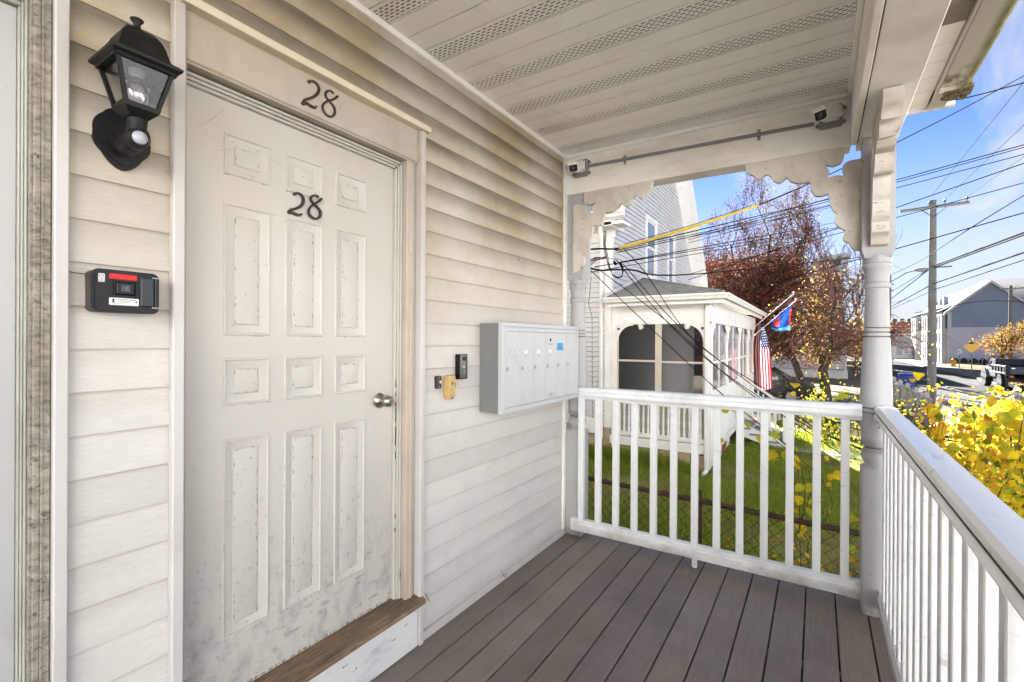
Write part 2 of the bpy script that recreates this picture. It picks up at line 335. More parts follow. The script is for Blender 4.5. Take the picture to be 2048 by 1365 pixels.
# ---- door frame: casing, jamb, header, weather strip, digits
fr = MB()
fr.box(-.12, .034, 1.7005, 1.730, .004, 2.52, .003).build('outer_casing', M_white, house)
fr = MB(); fr.box(-.12, .034, .648, .6795, .004, 2.52, .003).build('outer_casing', M_white, house)
frame = MB(); frame.box(-.12, .000, 1.6365, 1.664, .235, 2.342, .003); frame.box(-.12, -.004, 1.671, 1.698, .235, 2.50, .003)
frame.tube([(-.002, 1.6675, .236), (-.002, 1.6675, 2.40)], .0065, 8)
frame.box(-.12, .000, .681, .697, .235, 2.342, .003)
frame = frame.build('door_frame', M_trim, house, label='beige painted frame round the numbered door')
MB().box(-.12, .012, .681, 1.698, 2.345, 2.492, .004).box(-.12, .004, .681, 1.698, 2.3385, 2.346).build('header', M_trim, frame)
MB().prism([(-.05, 2.496), (.050, 2.496), (.054, 2.502), (.054, 2.520), (.046, 2.526), (-.05, 2.526)], 'y', .640, 1.742).build('drip_cap', mat('drip_cap_vinyl', (.66, .57, .43), .5, .05, 5, .3), frame)
rb = MB()
for q in range(3):
    rb.box(-.12, -.040+.006*q, 1.6015+.0115*q, 1.6115+.0115*q, .235, 2.298+.0115*(q), .003)
    rb.box(-.12, -.040+.006*q, .70-.012*q+.0, .709-.012*q, .235, 2.298+.0115*(q), .002) if q < 1 else None
    rb.box(-.12, -.041+.006*q, .70, 1.6015+.0115*q, 2.2985+.0115*q, 2.3085+.0115*q, .003)
rb.build('weatherstrip', M_rib, frame)
# ---- threshold and riser
MB().prism([(-.16, .230), (-.16, .262), (-.05, .253), (.040, .240), (.056, .232), (.060, .222), (.055, .211), (.044, .208), (-.10, .208)], 'y', .6815, 1.716).build('threshold', M_wood, house, 30, label='worn brown oak door sill')
MB().box(-.12, .022, .6815, 1.6985, .004, .2075, .002).build('riser', M_riser, house, label='scuffed white board under the door sill')
# ---- door slab with openings for the panels
DX = -.0576
YB = [.703, .833, .998, 1.055, 1.220, 1.278, 1.440, 1.600]; ZB = [.256, .457, 1.140, 1.255, 1.420, 1.497, 1.953, 2.050, 2.192, 2.2975]
d = MB()
for i in range(7):
    for j in range(9):
        if i % 2 == 1 and j % 2 == 1: continue
        d.quad((DX, YB[i], ZB[j]), (DX, YB[i+1], ZB[j]), (DX, YB[i+1], ZB[j+1]), (DX, YB[i], ZB[j+1]))
d.quad((DX, 1.600, .256), (DX-.045, 1.600, .256), (DX-.045, 1.600, 2.2975), (DX, 1.600, 2.2975))
d.quad((DX, .703, .256), (DX-.045, .703, .256), (DX-.045, .703, 2.2975), (DX, .703, 2.2975))
d.quad((DX, .703, 2.2975), (DX, 1.6, 2.2975), (DX-.045, 1.6, 2.2975), (DX-.045, .703, 2.2975))
d.quad((DX-.045, .703, .256), (DX-.045, 1.6, .256), (DX-.045, 1.6, 2.2975), (DX-.045, .703, 2.2975))
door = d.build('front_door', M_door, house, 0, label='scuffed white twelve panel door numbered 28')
def ring_panel(mb, y0, y1, z0, z1, x, loops):
    V = []; F = []
    for (ins, dep) in loops: V += [(x+dep, y0+ins, z0+ins), (x+dep, y1-ins, z0+ins), (x+dep, y1-ins, z1-ins), (x+dep, y0+ins, z1-ins)]
    for i in range(len(loops)-1):
        for k in range(4): q = (k+1) % 4; F.append((i*4+k, i*4+q, i*4+4+q, i*4+4+k))
    n = len(loops)*4-4; F.append((n, n+1, n+2, n+3)); mb.add(V, F)
for i in (1, 3, 5):
    for j in (1, 3, 5, 7):
        mm = MB(); ring_panel(mm, YB[i], YB[i+1], ZB[j], ZB[j+1], DX, [(0, 0), (.0025, .0042), (.0075, .0048), (.011, .0005), (.0345, -.0065), (.037, -.0085), (.039, -.0085), (.0415, -.0040), (.043, -.0035)])
        mm.build('door_panel', M_panel, door, 25)
chips = MB(); rng = random.Random(14)
def chip_line(y0, z0, y1, z1, x, p, w_=.0011):
    L_ = math.hypot(y1-y0, z1-z0); s_ = 0
    while s_ < L_:
        d_ = rng.uniform(.003, .016)
        if rng.random() < p:
            a, b = s_/L_, min(1, (s_+d_)/L_); hw = w_*rng.uniform(.4, 1.3); o_ = rng.uniform(-.0006, .0006); ya, yb_, za_, zb_ = y0+(y1-y0)*a, y0+(y1-y0)*b, z0+(z1-z0)*a, z0+(z1-z0)*b
            chips.box(x-.001, x+.0003, min(ya, yb_)-(hw if z1 != z0 else 0)+o_, max(ya, yb_)+(hw if z1 != z0 else 0)+o_, min(za_, zb_)-(hw if y1 != y0 else 0)+o_, max(za_, zb_)+(hw if y1 != y0 else 0)+o_)
        s_ += d_*rng.uniform(.8, 2.0)
for i in (1, 3, 5):
    for j in (1, 3, 5, 7):
        a, b, c_, d_ = YB[i]+.0425, YB[i+1]-.0425, ZB[j]+.0425, ZB[j+1]-.0425; p_ = .24 if j < 6 else .10
        for q in ((a, c_, b, c_), (a, d_, b, d_), (a, c_, a, d_), (b, c_, b, d_)): chip_line(*q, DX-.0032, p_)
        a, b, c_ = YB[i]+.004, YB[i+1]-.004, ZB[j]-.001; chip_line(a, c_, b, c_, DX, .30, .0012); chip_line(a, c_, a, ZB[j+1], DX+.0036, .12, .0008)
chip_line(.71, .262, 1.597, .262, DX, .7, .004)
chips.build('paint_chips', mat('chip_grey', (.20, .19, .175), .9, .4, 60, .1), door, 0)['kind'] = 'stuff'
scr = MB()
for k in range(16):
    y_, z_ = rng.uniform(.72, 1.55), rng.choice((rng.uniform(1.9, 2.25), rng.uniform(.5, 1.1))); a_ = rng.uniform(-.8, .8); L_ = rng.uniform(.04, .16); c_ = rng.uniform(-.25, .25)
    scr.tube([(DX+.0001, y_+math.cos(a_)*L_*t-math.sin(a_)*c_*L_*t*t, z_+math.sin(a_)*L_*t+math.cos(a_)*c_*L_*t*t) for t in np.linspace(0, 1, 7)], [.0002, .0005, .0004, .0006, .0004, .0005, .0002], 4)
scr.build('scratches', mat('scratch_grey', (.30, .275, .24), .9, .3, 60, .1), door, 0)['kind'] = 'stuff'
kb = MB(); kb.lathe([(.0, .0), (.036, .0), (.036, .004), (.030, .012), (.014, .019), (.012, .034), (.020, .040), (.0265, .052), (.0265, .062), (.020, .071), (.0095, .074), (.009, .072), (.0, .072)], (DX, 1.523, 1.205), 'x', 28)
kb = kb.build('door_knob', M_steel, door, 40)
MB().lathe([(.0, .0), (.0075, .0), (.0075, .0035), (0, .0035)], (DX+.0715, 1.523, 1.205), 'x', 16).build('key_cylinder', mat('brass_cylinder', (.30, .22, .12), .35, .1, 40, .5, metal=1.0), kb)
mm = MB(); rng = random.Random(4)
for (za, zb_) in ((1.30, 1.27), (1.235, 1.222), (1.19, 1.10), (1.075, .985), (.955, .93), (.66, .64), (.595, .58)):
    z = max(za, zb_); lo = min(za, zb_)
    while z > lo:
        h = rng.uniform(.008, .02); q = rng.uniform(.0015, .0035); oy = rng.uniform(-.0012, .0012); mm.box(-.04, -.0392, 1.6065-q+oy, 1.6065+q+oy, z-h, z-.001); z -= h
mm.build('paint_chip', mat('bare_wood_chip', (.05, .038, .025), .9, .3, 50, .1), frame, 0)
# ---- number plates: cast script figures 2 and 8, swept strokes with a swelling width
def stroke(mb, px, wd, xw, x):
    P = [at(u, v, 'x', xw) for (u, v) in px]; P = [Vector((x, p.y, p.z)) for p in P]
    Q = []; W = []; n = len(P)
    for i in range(n-1):
        a, b, c, e = P[max(i-1, 0)], P[i], P[i+1], P[min(i+2, n-1)]
        for t in (0, .2, .4, .6, .8):
            Q.append(.5*((2*b)+(c-a)*t+(2*a-5*b+4*c-e)*t*t+(3*b-a-3*c+e)*t**3)); W.append(wd[i]*(1-t)+wd[i+1]*t)
    Q.append(P[-1]); W.append(wd[-1])
    V = []; F = []; m_ = len(Q)
    for i, p in enumerate(Q):
        t = (Q[min(i+1, m_-1)]-Q[max(i-1, 0)]).normalized(); nn = Vector((0, -t.z, t.y)); h = W[i]
        for (a, b) in ((1, 0), (.75, .75), (0, 1), (-.75, .75), (-1, 0)): V.append(p+nn*a*h+Vector((b*.0055, 0, 0)))
        V.append(p-nn*h-Vector((.004, 0, 0))); V.append(p+nn*h-Vector((.004, 0, 0)))
    for i in range(m_-1):
        for k in range(7): q = (k+1) % 7; F.append((i*7+k, i*7+q, i*7+7+q, i*7+7+k))
    F += [tuple(range(7)), tuple(range((m_-1)*7, m_*7))]; mb.add(V, F)
def zoom4(L): return [(512+a/3, b/3) for a, b in L]
two_a = zoom4([(312, 497), (322, 490), (340, 490), (362, 505), (375, 535), (366, 565), (335, 588), (292, 602), (275, 630)]); two_b = zoom4([(277, 628), (300, 622), (330, 640), (352, 648), (362, 638)])
eig_a = zoom4([(490, 580), (462, 598), (425, 610), (400, 632), (402, 665), (425, 695), (452, 702), (470, 685), (468, 650), (448, 620), (425, 595), (414, 575), (422, 553), (440, 546), (456, 556), (460, 566)])
wa = [.0055, .0052, .0045, .005, .006, .0058, .0048, .005, .0055]; wb = [.0055, .006, .0062, .005, .003]; we = [.0045, .0042, .0038, .004, .0048, .0045, .0042, .0048, .0052, .0045, .0042, .0045, .0042, .0038, .004, .0045]
s2 = MB(); stroke(s2, two_a, wa, .012, .0135); stroke(s2, two_b, wb, .012, .0136); s2.build('number_two', M_iron, frame, 40)
s8 = MB(); stroke(s8, eig_a, we, .012, .0135); s8.build('number_eight', M_iron2, frame, 40)
two_a = zoom4([(222, 1172), (235, 1163), (252, 1163), (275, 1182), (280, 1212), (266, 1238), (232, 1255), (205, 1262), (190, 1282)]); two_b = zoom4([(192, 1280), (212, 1278), (240, 1290), (262, 1292), (270, 1284)])
eig_a = zoom4([(385, 1196), (368, 1212), (340, 1228), (315, 1250), (308, 1280), (325, 1306), (352, 1316), (374, 1303), (376, 1272), (358, 1245), (335, 1222), (320, 1203), (324, 1184), (340, 1176), (358, 1180), (364, 1190)])
s2 = MB(); stroke(s2, two_a, wa, DX, DX+.005); stroke(s2, two_b, wb, DX, DX+.0051); s2.build('number_two', M_iron2, door, 40)
s8 = MB(); stroke(s8, eig_a, we, DX, DX+.0105); s8.build('number_eight', M_iron2, door, 40)
# ---- second door at the near edge of the wall
MB().box(-.10, .030, .3865, .4155, .004, 2.86, .003).build('side_channel', M_white, house)
cc = MB(); cc.box(-.12, .012, .3695, .385, .004, 2.86, .002); cc.box(-.12, .004, .354, .368, .004, 2.86, .002); cc.box(-.12, .014, .3675, .3705, .004, 2.86)
cc.box(-.12, -.004, .3503, .3535, .004, 2.86).build('side_casing', M_crack, house, label='crackled bare wood casing at the near edge')
cc = MB()
for q, (a, b, x) in enumerate(((.3452, .3500, -.026), (.3408, .3450, -.036), (.3366, .3406, -.044))): cc.box(-.12, x, a, b, .15, 2.341-.011*q, .0015); cc.box(-.12, x, -.55, b, 2.342-.011*q, 2.353-.011*q, .002)
cc.box(-.12, -.02, -.55, .350, 2.3545, 2.86)
cc.build('side_frame', mat('side_frame_paint', (.38, .38, .34), .55, .06, 8, .3, layers=(((.22, .19, .14), 12, (1, 1, .3), .5, .7, .5),)), house)
MB().box(-.12, -.058, -.55, .3364, .15, 2.318, .002).build('side_door', M_door2, house, label='grey white side door cut by the near edge')
MB().box(-.15, .05, -.6, .345, .09, .148, .004).box(-.12, .02, -.6, .345, .004, .089).build('side_threshold', M_wood, house)

# ================================================================== PORCH ROOF
proof = thing('porch_roof', 'porch ceiling of slotted beige soffit panels with boxed beams and gutter', 'porch roof', (1, 1.5, 2.9))
SZ = 2.893
def soffit(y0):
    """one three-strip panel across the porch: slotted strip, groove, flat, groove, flat"""
    m = MB(); w3 = .1143; xa, xb = .006, 1.792; zt = SZ
    ys, ye = y0+.003, y0+w3-.004; nrow = 6; pitch = (ye-ys-.014)/nrow; y = ys+.007
    def rect(xa_, xb_, ya_, yb_): m.quad((xa_, ya_, zt), (xb_, ya_, zt), (xb_, yb_, zt), (xa_, yb_, zt))
    rect(xa, xb, ys, y)
    SLOT, GAP = .020, .0125
    for r in range(nrow):
        h = .0058; rect(xa, xb, y, y+pitch-h)
        x = xa+(0 if r % 2 else (SLOT+GAP)/2); x0 = xa
        while x < xb-.03:
            rect(x0, x+GAP, y+pitch-h, y+pitch); x0 = x+GAP+SLOT; x = x0
        rect(x0, xb, y+pitch-h, y+pitch); y += pitch
    rect(xa, xb, y, ye)
    for q in range(3):
        ya = y0+w3*q-.004; m.add([(xx, yy, zz) for xx in (xa, xb) for (yy, zz) in ((ya, zt), (ya+.0015, zt+.014), (ya+.0055, zt+.014), (ya+.007, zt))], [(0, 1, 5, 4), (1, 2, 6, 5), (2, 3, 7, 6)])
    for q in (1, 2): rect(xa, xb, y0+w3*q+.003, y0+w3*(q+1)-.004)
    return m.mesh('soffit_panel', M_soffit, 0, recalc=False)
y00 = .006+.343*4
sme = soffit(0.0)
for k in range(-7, 6):
    put('soffit_panel', sme, proof, (0, y00+.343*k, 0)) if k < 6 else None
MB().box(.0, 1.80, -1.1, 3.5, 2.94, 2.97).build('attic_floor', M_void, proof)
MB().box(.006, 1.792, 3.268, 3.2885, 2.868, 2.892, .003).build('end_molding', M_soffit, proof)
MB().box(1.776, 1.797, -1.1, 3.268, 2.866, 2.8925, .003).build('side_molding', M_soffit, proof)
mm = MB(); mm.box(1.797, 1.8225, -1.1, 3.2885, 2.592, 2.94, .002).box(1.825, 2.006, -1.1, 3.4285, 2.598, 2.94, .004)
mm.build('street_beam', M_beam, proof)
MB().box(.0, 1.797, 3.289, 3.43, 2.595, 2.94, .004).build('end_beam', M_beam, proof)
MB().box(1.8185, 1.8275, -1.1, 3.28, 2.5945, 2.597).build('seam', M_grime, proof, 0)
# eave beyond the beam: flat plates, two vents, gutter with moss
for k, yy in enumerate(np.arange(-1.07, 3.12, .142)):
    if yy < 2.2 and (k % 6) in (2, 3) or 1.98 < yy < 2.27:
        g = MB(); n = 16; y1 = min(yy+.136, 3.12)
        g.box(2.010, 2.092, yy, yy+.006, 2.652, 2.66).box(2.010, 2.092, y1-.006, y1, 2.652, 2.66)
        for q in range(n+1): g.box(2.012+.078*q/n-.0009, 2.012+.078*q/n+.0009, yy+.006, y1-.006, 2.652, 2.655)
        for q in range(26): z_ = yy+.006+(y1-yy-.012)*q/25; g.box(2.011, 2.091, z_-.0009, z_+.0009, 2.6525, 2.6545)
        g.build('eave_vent', mat('vent_mesh', (.36, .32, .26), .7) if not bpy.data.materials.get('vent_mesh') else bpy.data.materials['vent_mesh'], proof, 0)
    else: MB().box(2.010, 2.092, yy, min(yy+.1385, 3.12), 2.652, 2.662, .002).build('eave_plate', M_soffit, proof)
MB().box(2.007, 2.15, -1.1, 3.12, 2.668, 2.675).build('eave_backing', M_void, proof)
M_fascia = mat('fascia_paint', (.56, .52, .44), .6, .06, 3, .3, layers=(((.20, .16, .10), 7, (1, .4, 1), .55, .75, .6),))
M_moss = mat('mossy_gutter', (.58, .55, .47), .6, .06, 3, .3, layers=(((.15, .145, .03), 11, (1, .35, 1), .22, .50, .95, 'X', 2.155, 2.19, 'Y', 1.7, 2.2), ((.12, .075, .03), 16, (1, .6, 1), .52, .64, .9, 'Y', 2.5, 2.85)))
MB().box(2.0945, 2.106, -1.1, 3.05, 2.638, 2.80, .002).build('fascia', M_fascia, proof)
g = MB(); rng = random.Random(3)
prof = [(2.1065, 2.645), (2.1068, 2.637), (2.185, 2.626), (2.197, 2.628), (2.206, 2.634), (2.222, 2.664), (2.224, 2.69), (2.212, 2.69), (2.20, 2.665), (2.12, 2.66)]
g.prism(prof, 'y', -1.1, 2.90)
MB().box(2.0945, 2.16, 2.905, 3.098, 2.6385, 2.66, .002).build('eave_plate', M_fascia, proof)
g.build('gutter', M_moss, proof, 30)
g = MB()
for q in range(14):
    y = 2.90+rng.uniform(-.05, .09); x = rng.uniform(2.12, 2.20); g.box(x, x+rng.uniform(.015, .05), y, y+rng.uniform(.02, .06), 2.625+rng.uniform(-.004, .006), 2.645+rng.uniform(0, .02), .004)
g.build('rotted_corner', mat('rotted_wood', (.20, .15, .085), .9, .4, 30, .1, layers=(((.10, .11, .03), 20, (1, 1, 1), .45, .6, .8),)), proof)
MB().prism([(-.02, 3.60), (1.80, 2.985), (2.01, 2.95), (2.225, 2.70), (2.235, 2.735), (2.02, 2.99), (1.80, 3.03), (-.02, 3.66)], 'y', -1.2, 2.98).prism([(-.02, 3.60), (1.80, 2.985), (1.995, 2.95), (1.995, 2.99), (1.80, 3.03), (-.02, 3.66)], 'y', 2.98, 3.44).build('roof_deck', M_shingle, proof)
MB().prism([(-.0, 2.945), (1.99, 2.945), (1.99, 2.96), (1.80, 2.99), (0, 3.60)], 'y', 3.40, 3.428).box(2.007, 2.20, 3.10, 3.125, 2.640, 2.70).box(2.107, 2.20, 2.86, 2.905, 2.63, 2.72).build('end_wall', M_beam, proof)

# ================================================================== POST, BRACKETS
POST = [(.0685, .775), (.0685, .80), (.050, .82), (.058, .835), (.066, .85), (.069, .872), (.062, .893), (.054, .905), (.054, .912), (.064, .918), (.069, .935), (.066, .955), (.0705, 1.0), (.0725, 1.08), (.0725, 1.096), (.0690, 1.098), (.0690, 1.104), (.0725, 1.106), (.0725, 1.122), (.0690, 1.124), (.0690, 1.130), (.0725, 1.132), (.0722, 1.20), (.0660, 1.38), (.0600, 1.505),
        (.0597, 1.512), (.0560, 1.514), (.0560, 1.520), (.0592, 1.522), (.0588, 1.536), (.0555, 1.538), (.0555, 1.544), (.0584, 1.546), (.0580, 1.560), (.0550, 1.562), (.0550, 1.568), (.0578, 1.570), (.0545, 1.70), (.0530, 1.775), (.0530, 1.779), (.0600, 1.786), (.0620, 1.798), (.0585, 1.808), (.0545, 1.814), (.0560, 1.865), (.0620, 1.885), (.0665, 1.893), (.0690, 1.905), (.0665, 1.914), (.0640, 1.918), (.0660, 1.924), (.0660, 1.955), (.05, 1.97)]
pr = MB(); pr.lathe(POST, (0, 0, 0), 'z', 40); post_shaft = pr.mesh('shaft', M_post, 32)
gr = MB()
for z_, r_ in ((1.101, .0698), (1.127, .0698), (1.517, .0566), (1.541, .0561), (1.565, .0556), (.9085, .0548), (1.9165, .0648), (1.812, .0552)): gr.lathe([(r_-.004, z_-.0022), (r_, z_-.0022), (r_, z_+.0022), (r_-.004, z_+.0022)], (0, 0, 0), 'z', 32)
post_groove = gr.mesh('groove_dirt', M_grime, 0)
pb = MB(); pb.box(-.068, .068, -.068, .068, .0, .80, .008); post_base = pb.mesh('base', M_post)
pb = MB(); c = .072
lo = [(-c*.80, -c*.80, 1.945), (c*.80, -c*.80, 1.945), (c*.80, c*.80, 1.945), (-c*.80, c*.80, 1.945)]; mid = [(-c, -c, 1.985), (c, -c, 1.985), (c, c, 1.985), (-c, c, 1.985)]; hi_ = [(-c, -c, 2.5935), (c, -c, 2.5935), (c, c, 2.5935), (-c, c, 2.5935)]
pb.add(lo+mid+hi_, [(0, 1, 2, 3), (8, 9, 10, 11)]+[(i*4+k, i*4+(k+1) % 4, i*4+4+(k+1) % 4, i*4+4+k) for i in (0, 1) for k in range(4)]); post_head = pb.mesh('head', M_post)
def make_post(x, y, label):
    t = thing('porch_post', label, 'post', (x, y, 0), 'turned porch posts')
    for n_, me in (('base', post_base), ('shaft', post_shaft), ('head', post_head)):
        o_ = put(n_, me, t, (x, y, 0))
        if n_ == 'shaft': put('groove_dirt', post_groove, o_, (0, 0, 0)).matrix_parent_inverse = Matrix()
    return t
corner = make_post(1.917, 3.289, 'turned white corner post with carved brackets where the two railings meet')
MB().box(1.850, 1.985, 3.222, 3.357, -.001, .004).build('base_rot', M_grime, corner)
wpost = make_post(.078, 3.385, 'turned white half hidden post against the siding beside the mailbox')
pz = [(148, 530), (165, 552), (225, 575), (248, 603), (270, 595), (310, 560), (345, 575), (365, 610), (405, 630), (440, 612), (465, 585), (490, 612), (540, 630), (600, 628), (645, 620), (650, 680), (685, 725), (730, 728), (780, 710), (790, 735), (795, 780), (815, 830), (850, 860), (830, 890), (835, 930), (865, 965), (915, 990), (895, 1030), (900, 1065), (945, 1085), (975, 1135), (1008, 1146),
      (1002, 448), (940, 460), (895, 490), (890, 535), (912, 577), (850, 570), (775, 590), (795, 540), (760, 487), (820, 500), (880, 475), (905, 430), (903, 395)]
bq = [at(1450+a/3.7925, 200+b/3.7925, 'y', 3.289) for a, b in pz]; bxz = [(p.x if q[0] < 995 else 1.852, p.z) for p, q in zip(bq, pz)]
bxz[-1] = (bxz[-1][0], 2.594); bxz[0] = (bxz[0][0], 2.594)
def smooth_poly(P):
    Q = []
    n = len(P)
    for i in range(n):
        a, b, c_ = Vector(P[i-1]), Vector(P[i]), Vector(P[(i+1) % n]); ang = (b-a).angle(c_-b, 0)
        if ang > R(58): Q.append(tuple(b))
        else: Q += [tuple(b+(a-b)*.33+(a+c_-2*b)*.0), tuple(b+(a+c_-2*b)*.03), tuple(b+(c_-b)*.33)]
    return Q
bxz = smooth_poly(bxz)
MB().prism(bxz, 'y', 3.292, 3.330).build('scroll_bracket', M_scroll, corner, 40)
MB().prism([(1.930-x, z) for x, z in bxz], 'y', 3.292, 3.330).build('scroll_bracket', M_scroll, wpost, 40)
MB().prism([(3.22-(1.845-x)*1.0, z) for x, z in bxz], 'x', 1.880, 1.954).build('scroll_bracket', M_scroll, corner, 40)

# ================================================================== RAILINGS
RT = [(-.035, 1.058), (.035, 1.058), (.037, 1.066), (.046, 1.072), (.050, 1.082), (.047, 1.094), (.041, 1.100), (.041, 1.106), (.047, 1.112), (.046, 1.128), (.036, 1.139), (0, 1.143), (-.036, 1.139), (-.046, 1.128), (-.047, 1.112), (-.041, 1.106), (-.041, 1.100), (-.047, 1.094), (-.050, 1.082), (-.046, 1.072), (-.037, 1.066)]
RB = [(-.026, .064), (.026, .064), (.030, .070), (.030, .118), (.024, .126), (.024, .148), (.020, .152), (-.020, .152), (-.024, .148), (-.024, .126), (-.030, .118), (-.030, .070)]
endr = thing('porch_railing', 'shorter white railing across the far end of the porch', 'railing', (1.0, 3.289, 0), 'white porch railings')
MB().prism([(3.289+a, b) for a, b in RT], 'x', .140, 1.850).build('top_rail', M_rail, endr)
MB().prism([(3.289+a*1.06, b) for a, b in RT], 'x', 1.790, 1.850).location = (0, 0, 0) if False else None
MB().prism([(3.289+a*1.07, 1.10+(b-1.10)*1.09) for a, b in RT], 'x', 1.795, 1.852).build('end_bracket', M_rail, endr); MB().prism([(3.289+a*1.09, .108+(b-.108)*1.09) for a, b in RB], 'x', 1.790, 1.852).build('end_bracket', M_rail, endr)
MB().prism([(3.289+a, b) for a, b in RB], 'x', .085, 1.852).build('bottom_rail', M_rail, endr)
bal = MB(); bal.box(-.0205, .0205, -.0205, .0205, .1525, 1.0575, .003); bal_me = bal.mesh('baluster', M_rail)
for k in range(13): put('baluster', bal_me, endr, (.158+k*.1350, 3.289, 0))
MB().box(.955, .985, 3.274, 3.304, .002, .064, .002).build('foot', M_rail, endr)
sider = thing('porch_railing', 'long white railing beside the street running toward the viewer', 'railing', (1.95, 1.5, 0), 'white porch railings')
SX = 1.952
MB().prism([(SX+a, b) for a, b in RT], 'y', -1.1, 3.221).build('top_rail', M_railtop, sider)
MB().prism([(SX+a, b) for a, b in RB], 'y', -1.1, 3.221).build('bottom_rail', M_rail, sider)
MB().prism([(SX+a*1.08, 1.10+(b-1.10)*1.12) for a, b in RT], 'y', 3.170, 3.2225).build('end_bracket', M_rail, sider); MB().prism([(SX+a*1.09, .108+(b-.108)*1.09) for a, b in RB], 'y', 3.17, 3.2225).build('end_bracket', M_rail, sider)
gl = MB(); gl.box(SX-.0450, SX-.0405, -1.1, 3.17, 1.1018, 1.1042); gl.build('dirt_line', M_grime, sider, 0)
for k in range(31): put('baluster', bal_me, sider, (SX, 3.105-k*.1347, 0))
for y_ in (1.7, .1): MB().box(SX-.015, SX+.015, y_-.015, y_+.015, .002, .064, .002).build('foot', M_rail, sider)

# ================================================================== THINGS ON THE WALL
def text(name, s, size, loc, rot, m, parent, ext=.0006, align='CENTER'):
    c = bpy.data.curves.new(name, 'FONT'); c.body = s; c.size = size; c.extrude = ext; c.align_x = align; c.align_y = 'CENTER'; c.materials.append(m)
    q = bpy.data.objects.new(name, c); COL.objects.link(q); me = bpy.data.meshes.new_from_object(q); me.name = name; bpy.data.objects.remove(q)
    o = bpy.data.objects.new(name, me); COL.objects.link(o); o.location = loc; o.rotation_euler = rot
    if parent: o.parent = parent; o.matrix_parent_inverse = WORLD_OF(parent).inverted()
    return o
FX = (R(90), 0, R(90))                          # faces +x, reads along +y
def rrect(y0, y1, z0, z1, r, n=6):
    P = []
    for (cy_, cz_, a0) in ((y1-r, z1-r, 0), (y0+r, z1-r, 90), (y0+r, z0+r, 180), (y1-r, z0+r, 270)):
        for k in range(n+1): a = R(a0+90*k/n); P.append((cy_+r*math.cos(a), cz_+r*math.sin(a)))
    return P
# ---- lantern
lan = thing('wall_lantern', 'black four sided wall lantern with a motion sensor left of the door', 'lantern', (.02, .53, 2.04))
cyl, czl = .530, 2.045
def shield(sc):
    P = []
    for k in range(72):
        a = 2*math.pi*k/72; r = .066*(1+.045*abs(math.sin(4*a)))
        y, z = r*math.cos(a)*.98, r*math.sin(a)*1.10
        if z < -.02: z *= 1.0+.28*(1-min(1, abs(y)/.05))
        P.append((cyl+y*sc, czl+z*sc))
    return P
MB().prism(shield(1.0), 'x', .006, .018).build('back_plate', M_black, lan)
MB().prism(shield(.86), 'x', .018, .024).build('plate_rim', M_black, lan)
MB().tube([(.02, .527, 2.035), (.05, .526, 2.012), (.085, .525, 2.006), (.115, .524, 2.02), (.130, .523, 2.045), (.133, .523, 2.072)], [.030, .027, .026, .024, .022, .024], 14).build('arm', M_black, lan)
sn = MB(); sn.lathe([(.0, -.03), (.02, -.028), (.026, -.01), (.026, .012), (.021, .02), (0, .02)], (.125, .524, 2.012), 'x', 20); sn = sn.build('sensor', M_black, lan)
MB().lathe([(0, .018), (.0175, .019), (.0165, .026), (.010, .0315), (0, .033)], (.125, .524, 2.012), 'x', 20).build('sensor_lens', M_pir, sn)
LC = (.137, .520)
def sq(mb, a0, z0, a1, z1): 
    V = [(LC[0]+sx*a, LC[1]+sy*a, z) for a, z in ((a0, z0), (a1, z1)) for sx, sy in ((-1, -1), (1, -1), (1, 1), (-1, 1))]
    mb.add(V, [(0, 1, 2, 3), (4, 5, 6, 7)]+[(k, (k+1) % 4, 4+(k+1) % 4, 4+k) for k in range(4)])
cg = MB(); sq(cg, .022, 2.062, .030, 2.070); sq(cg, .030, 2.070, .037, 2.078); sq(cg, .038, 2.078, .041, 2.090)
def lerp(z): return .040+(z-2.088)/(2.192-2.088)*(.064-.040)
for sx in (-1, 1):
    for sy in (-1, 1):
        V = []
        for z in (2.086, 2.196):
            a = lerp(z); b = a-.0095; V += [(LC[0]+sx*p, LC[1]+sy*q, z) for p, q in ((a, a), (b, a), (b, b), (a, b))]
        cg.add(V, [(0, 1, 2, 3), (4, 5, 6, 7)]+[(k, (k+1) % 4, 4+(k+1) % 4, 4+k) for k in range(4)])
a = lerp(2.19)
for s_ in (-1, 1):
    cg.box(LC[0]-a, LC[0]+a, LC[1]+s_*a-.004, LC[1]+s_*a+.004, 2.183, 2.196); cg.box(LC[0]+s_*a-.004, LC[0]+s_*a+.004, LC[1]-a, LC[1]+a, 2.183, 2.196)
cg.build('cage', M_black, lan)
for k in range(4):
    V = []
    for z in (2.090, 2.184):
        a = lerp(z)-.006; b = a-.004
        p = [(-b, -a), (b, -a)]; ang = k*math.pi/2; ca, sa = math.cos(ang), math.sin(ang); V += [(LC[0]+x*ca-y*sa, LC[1]+x*sa+y*ca, z) for x, y in p]
    MB().quad(V[0], V[1], V[3], V[2]).build('glass_pane', M_glass, lan, 0)
rf = MB(); sq(rf, .068, 2.190, .077, 2.196); sq(rf, .077, 2.196, .078, 2.203); sq(rf, .075, 2.203, .070, 2.209)
dome = [(.063, 2.209), (.056, 2.219), (.052, 2.234), (.048, 2.250), (.042, 2.266), (.034, 2.279), (.024, 2.288), (.015, 2.291)]
for (a, z), (b, y) in zip(dome, dome[1:]): sq(rf, a, z, b, y)
rf = rf.build('lantern_roof', M_black, lan, 25)
MB().lathe([(.016, 2.290), (.010, 2.296), (.0075, 2.305), (.009, 2.313), (.0145, 2.319), (.0150, 2.322), (.009, 2.326), (0, 2.328)], (LC[0], LC[1], 0), 'z', 20).build('finial', M_black, rf)
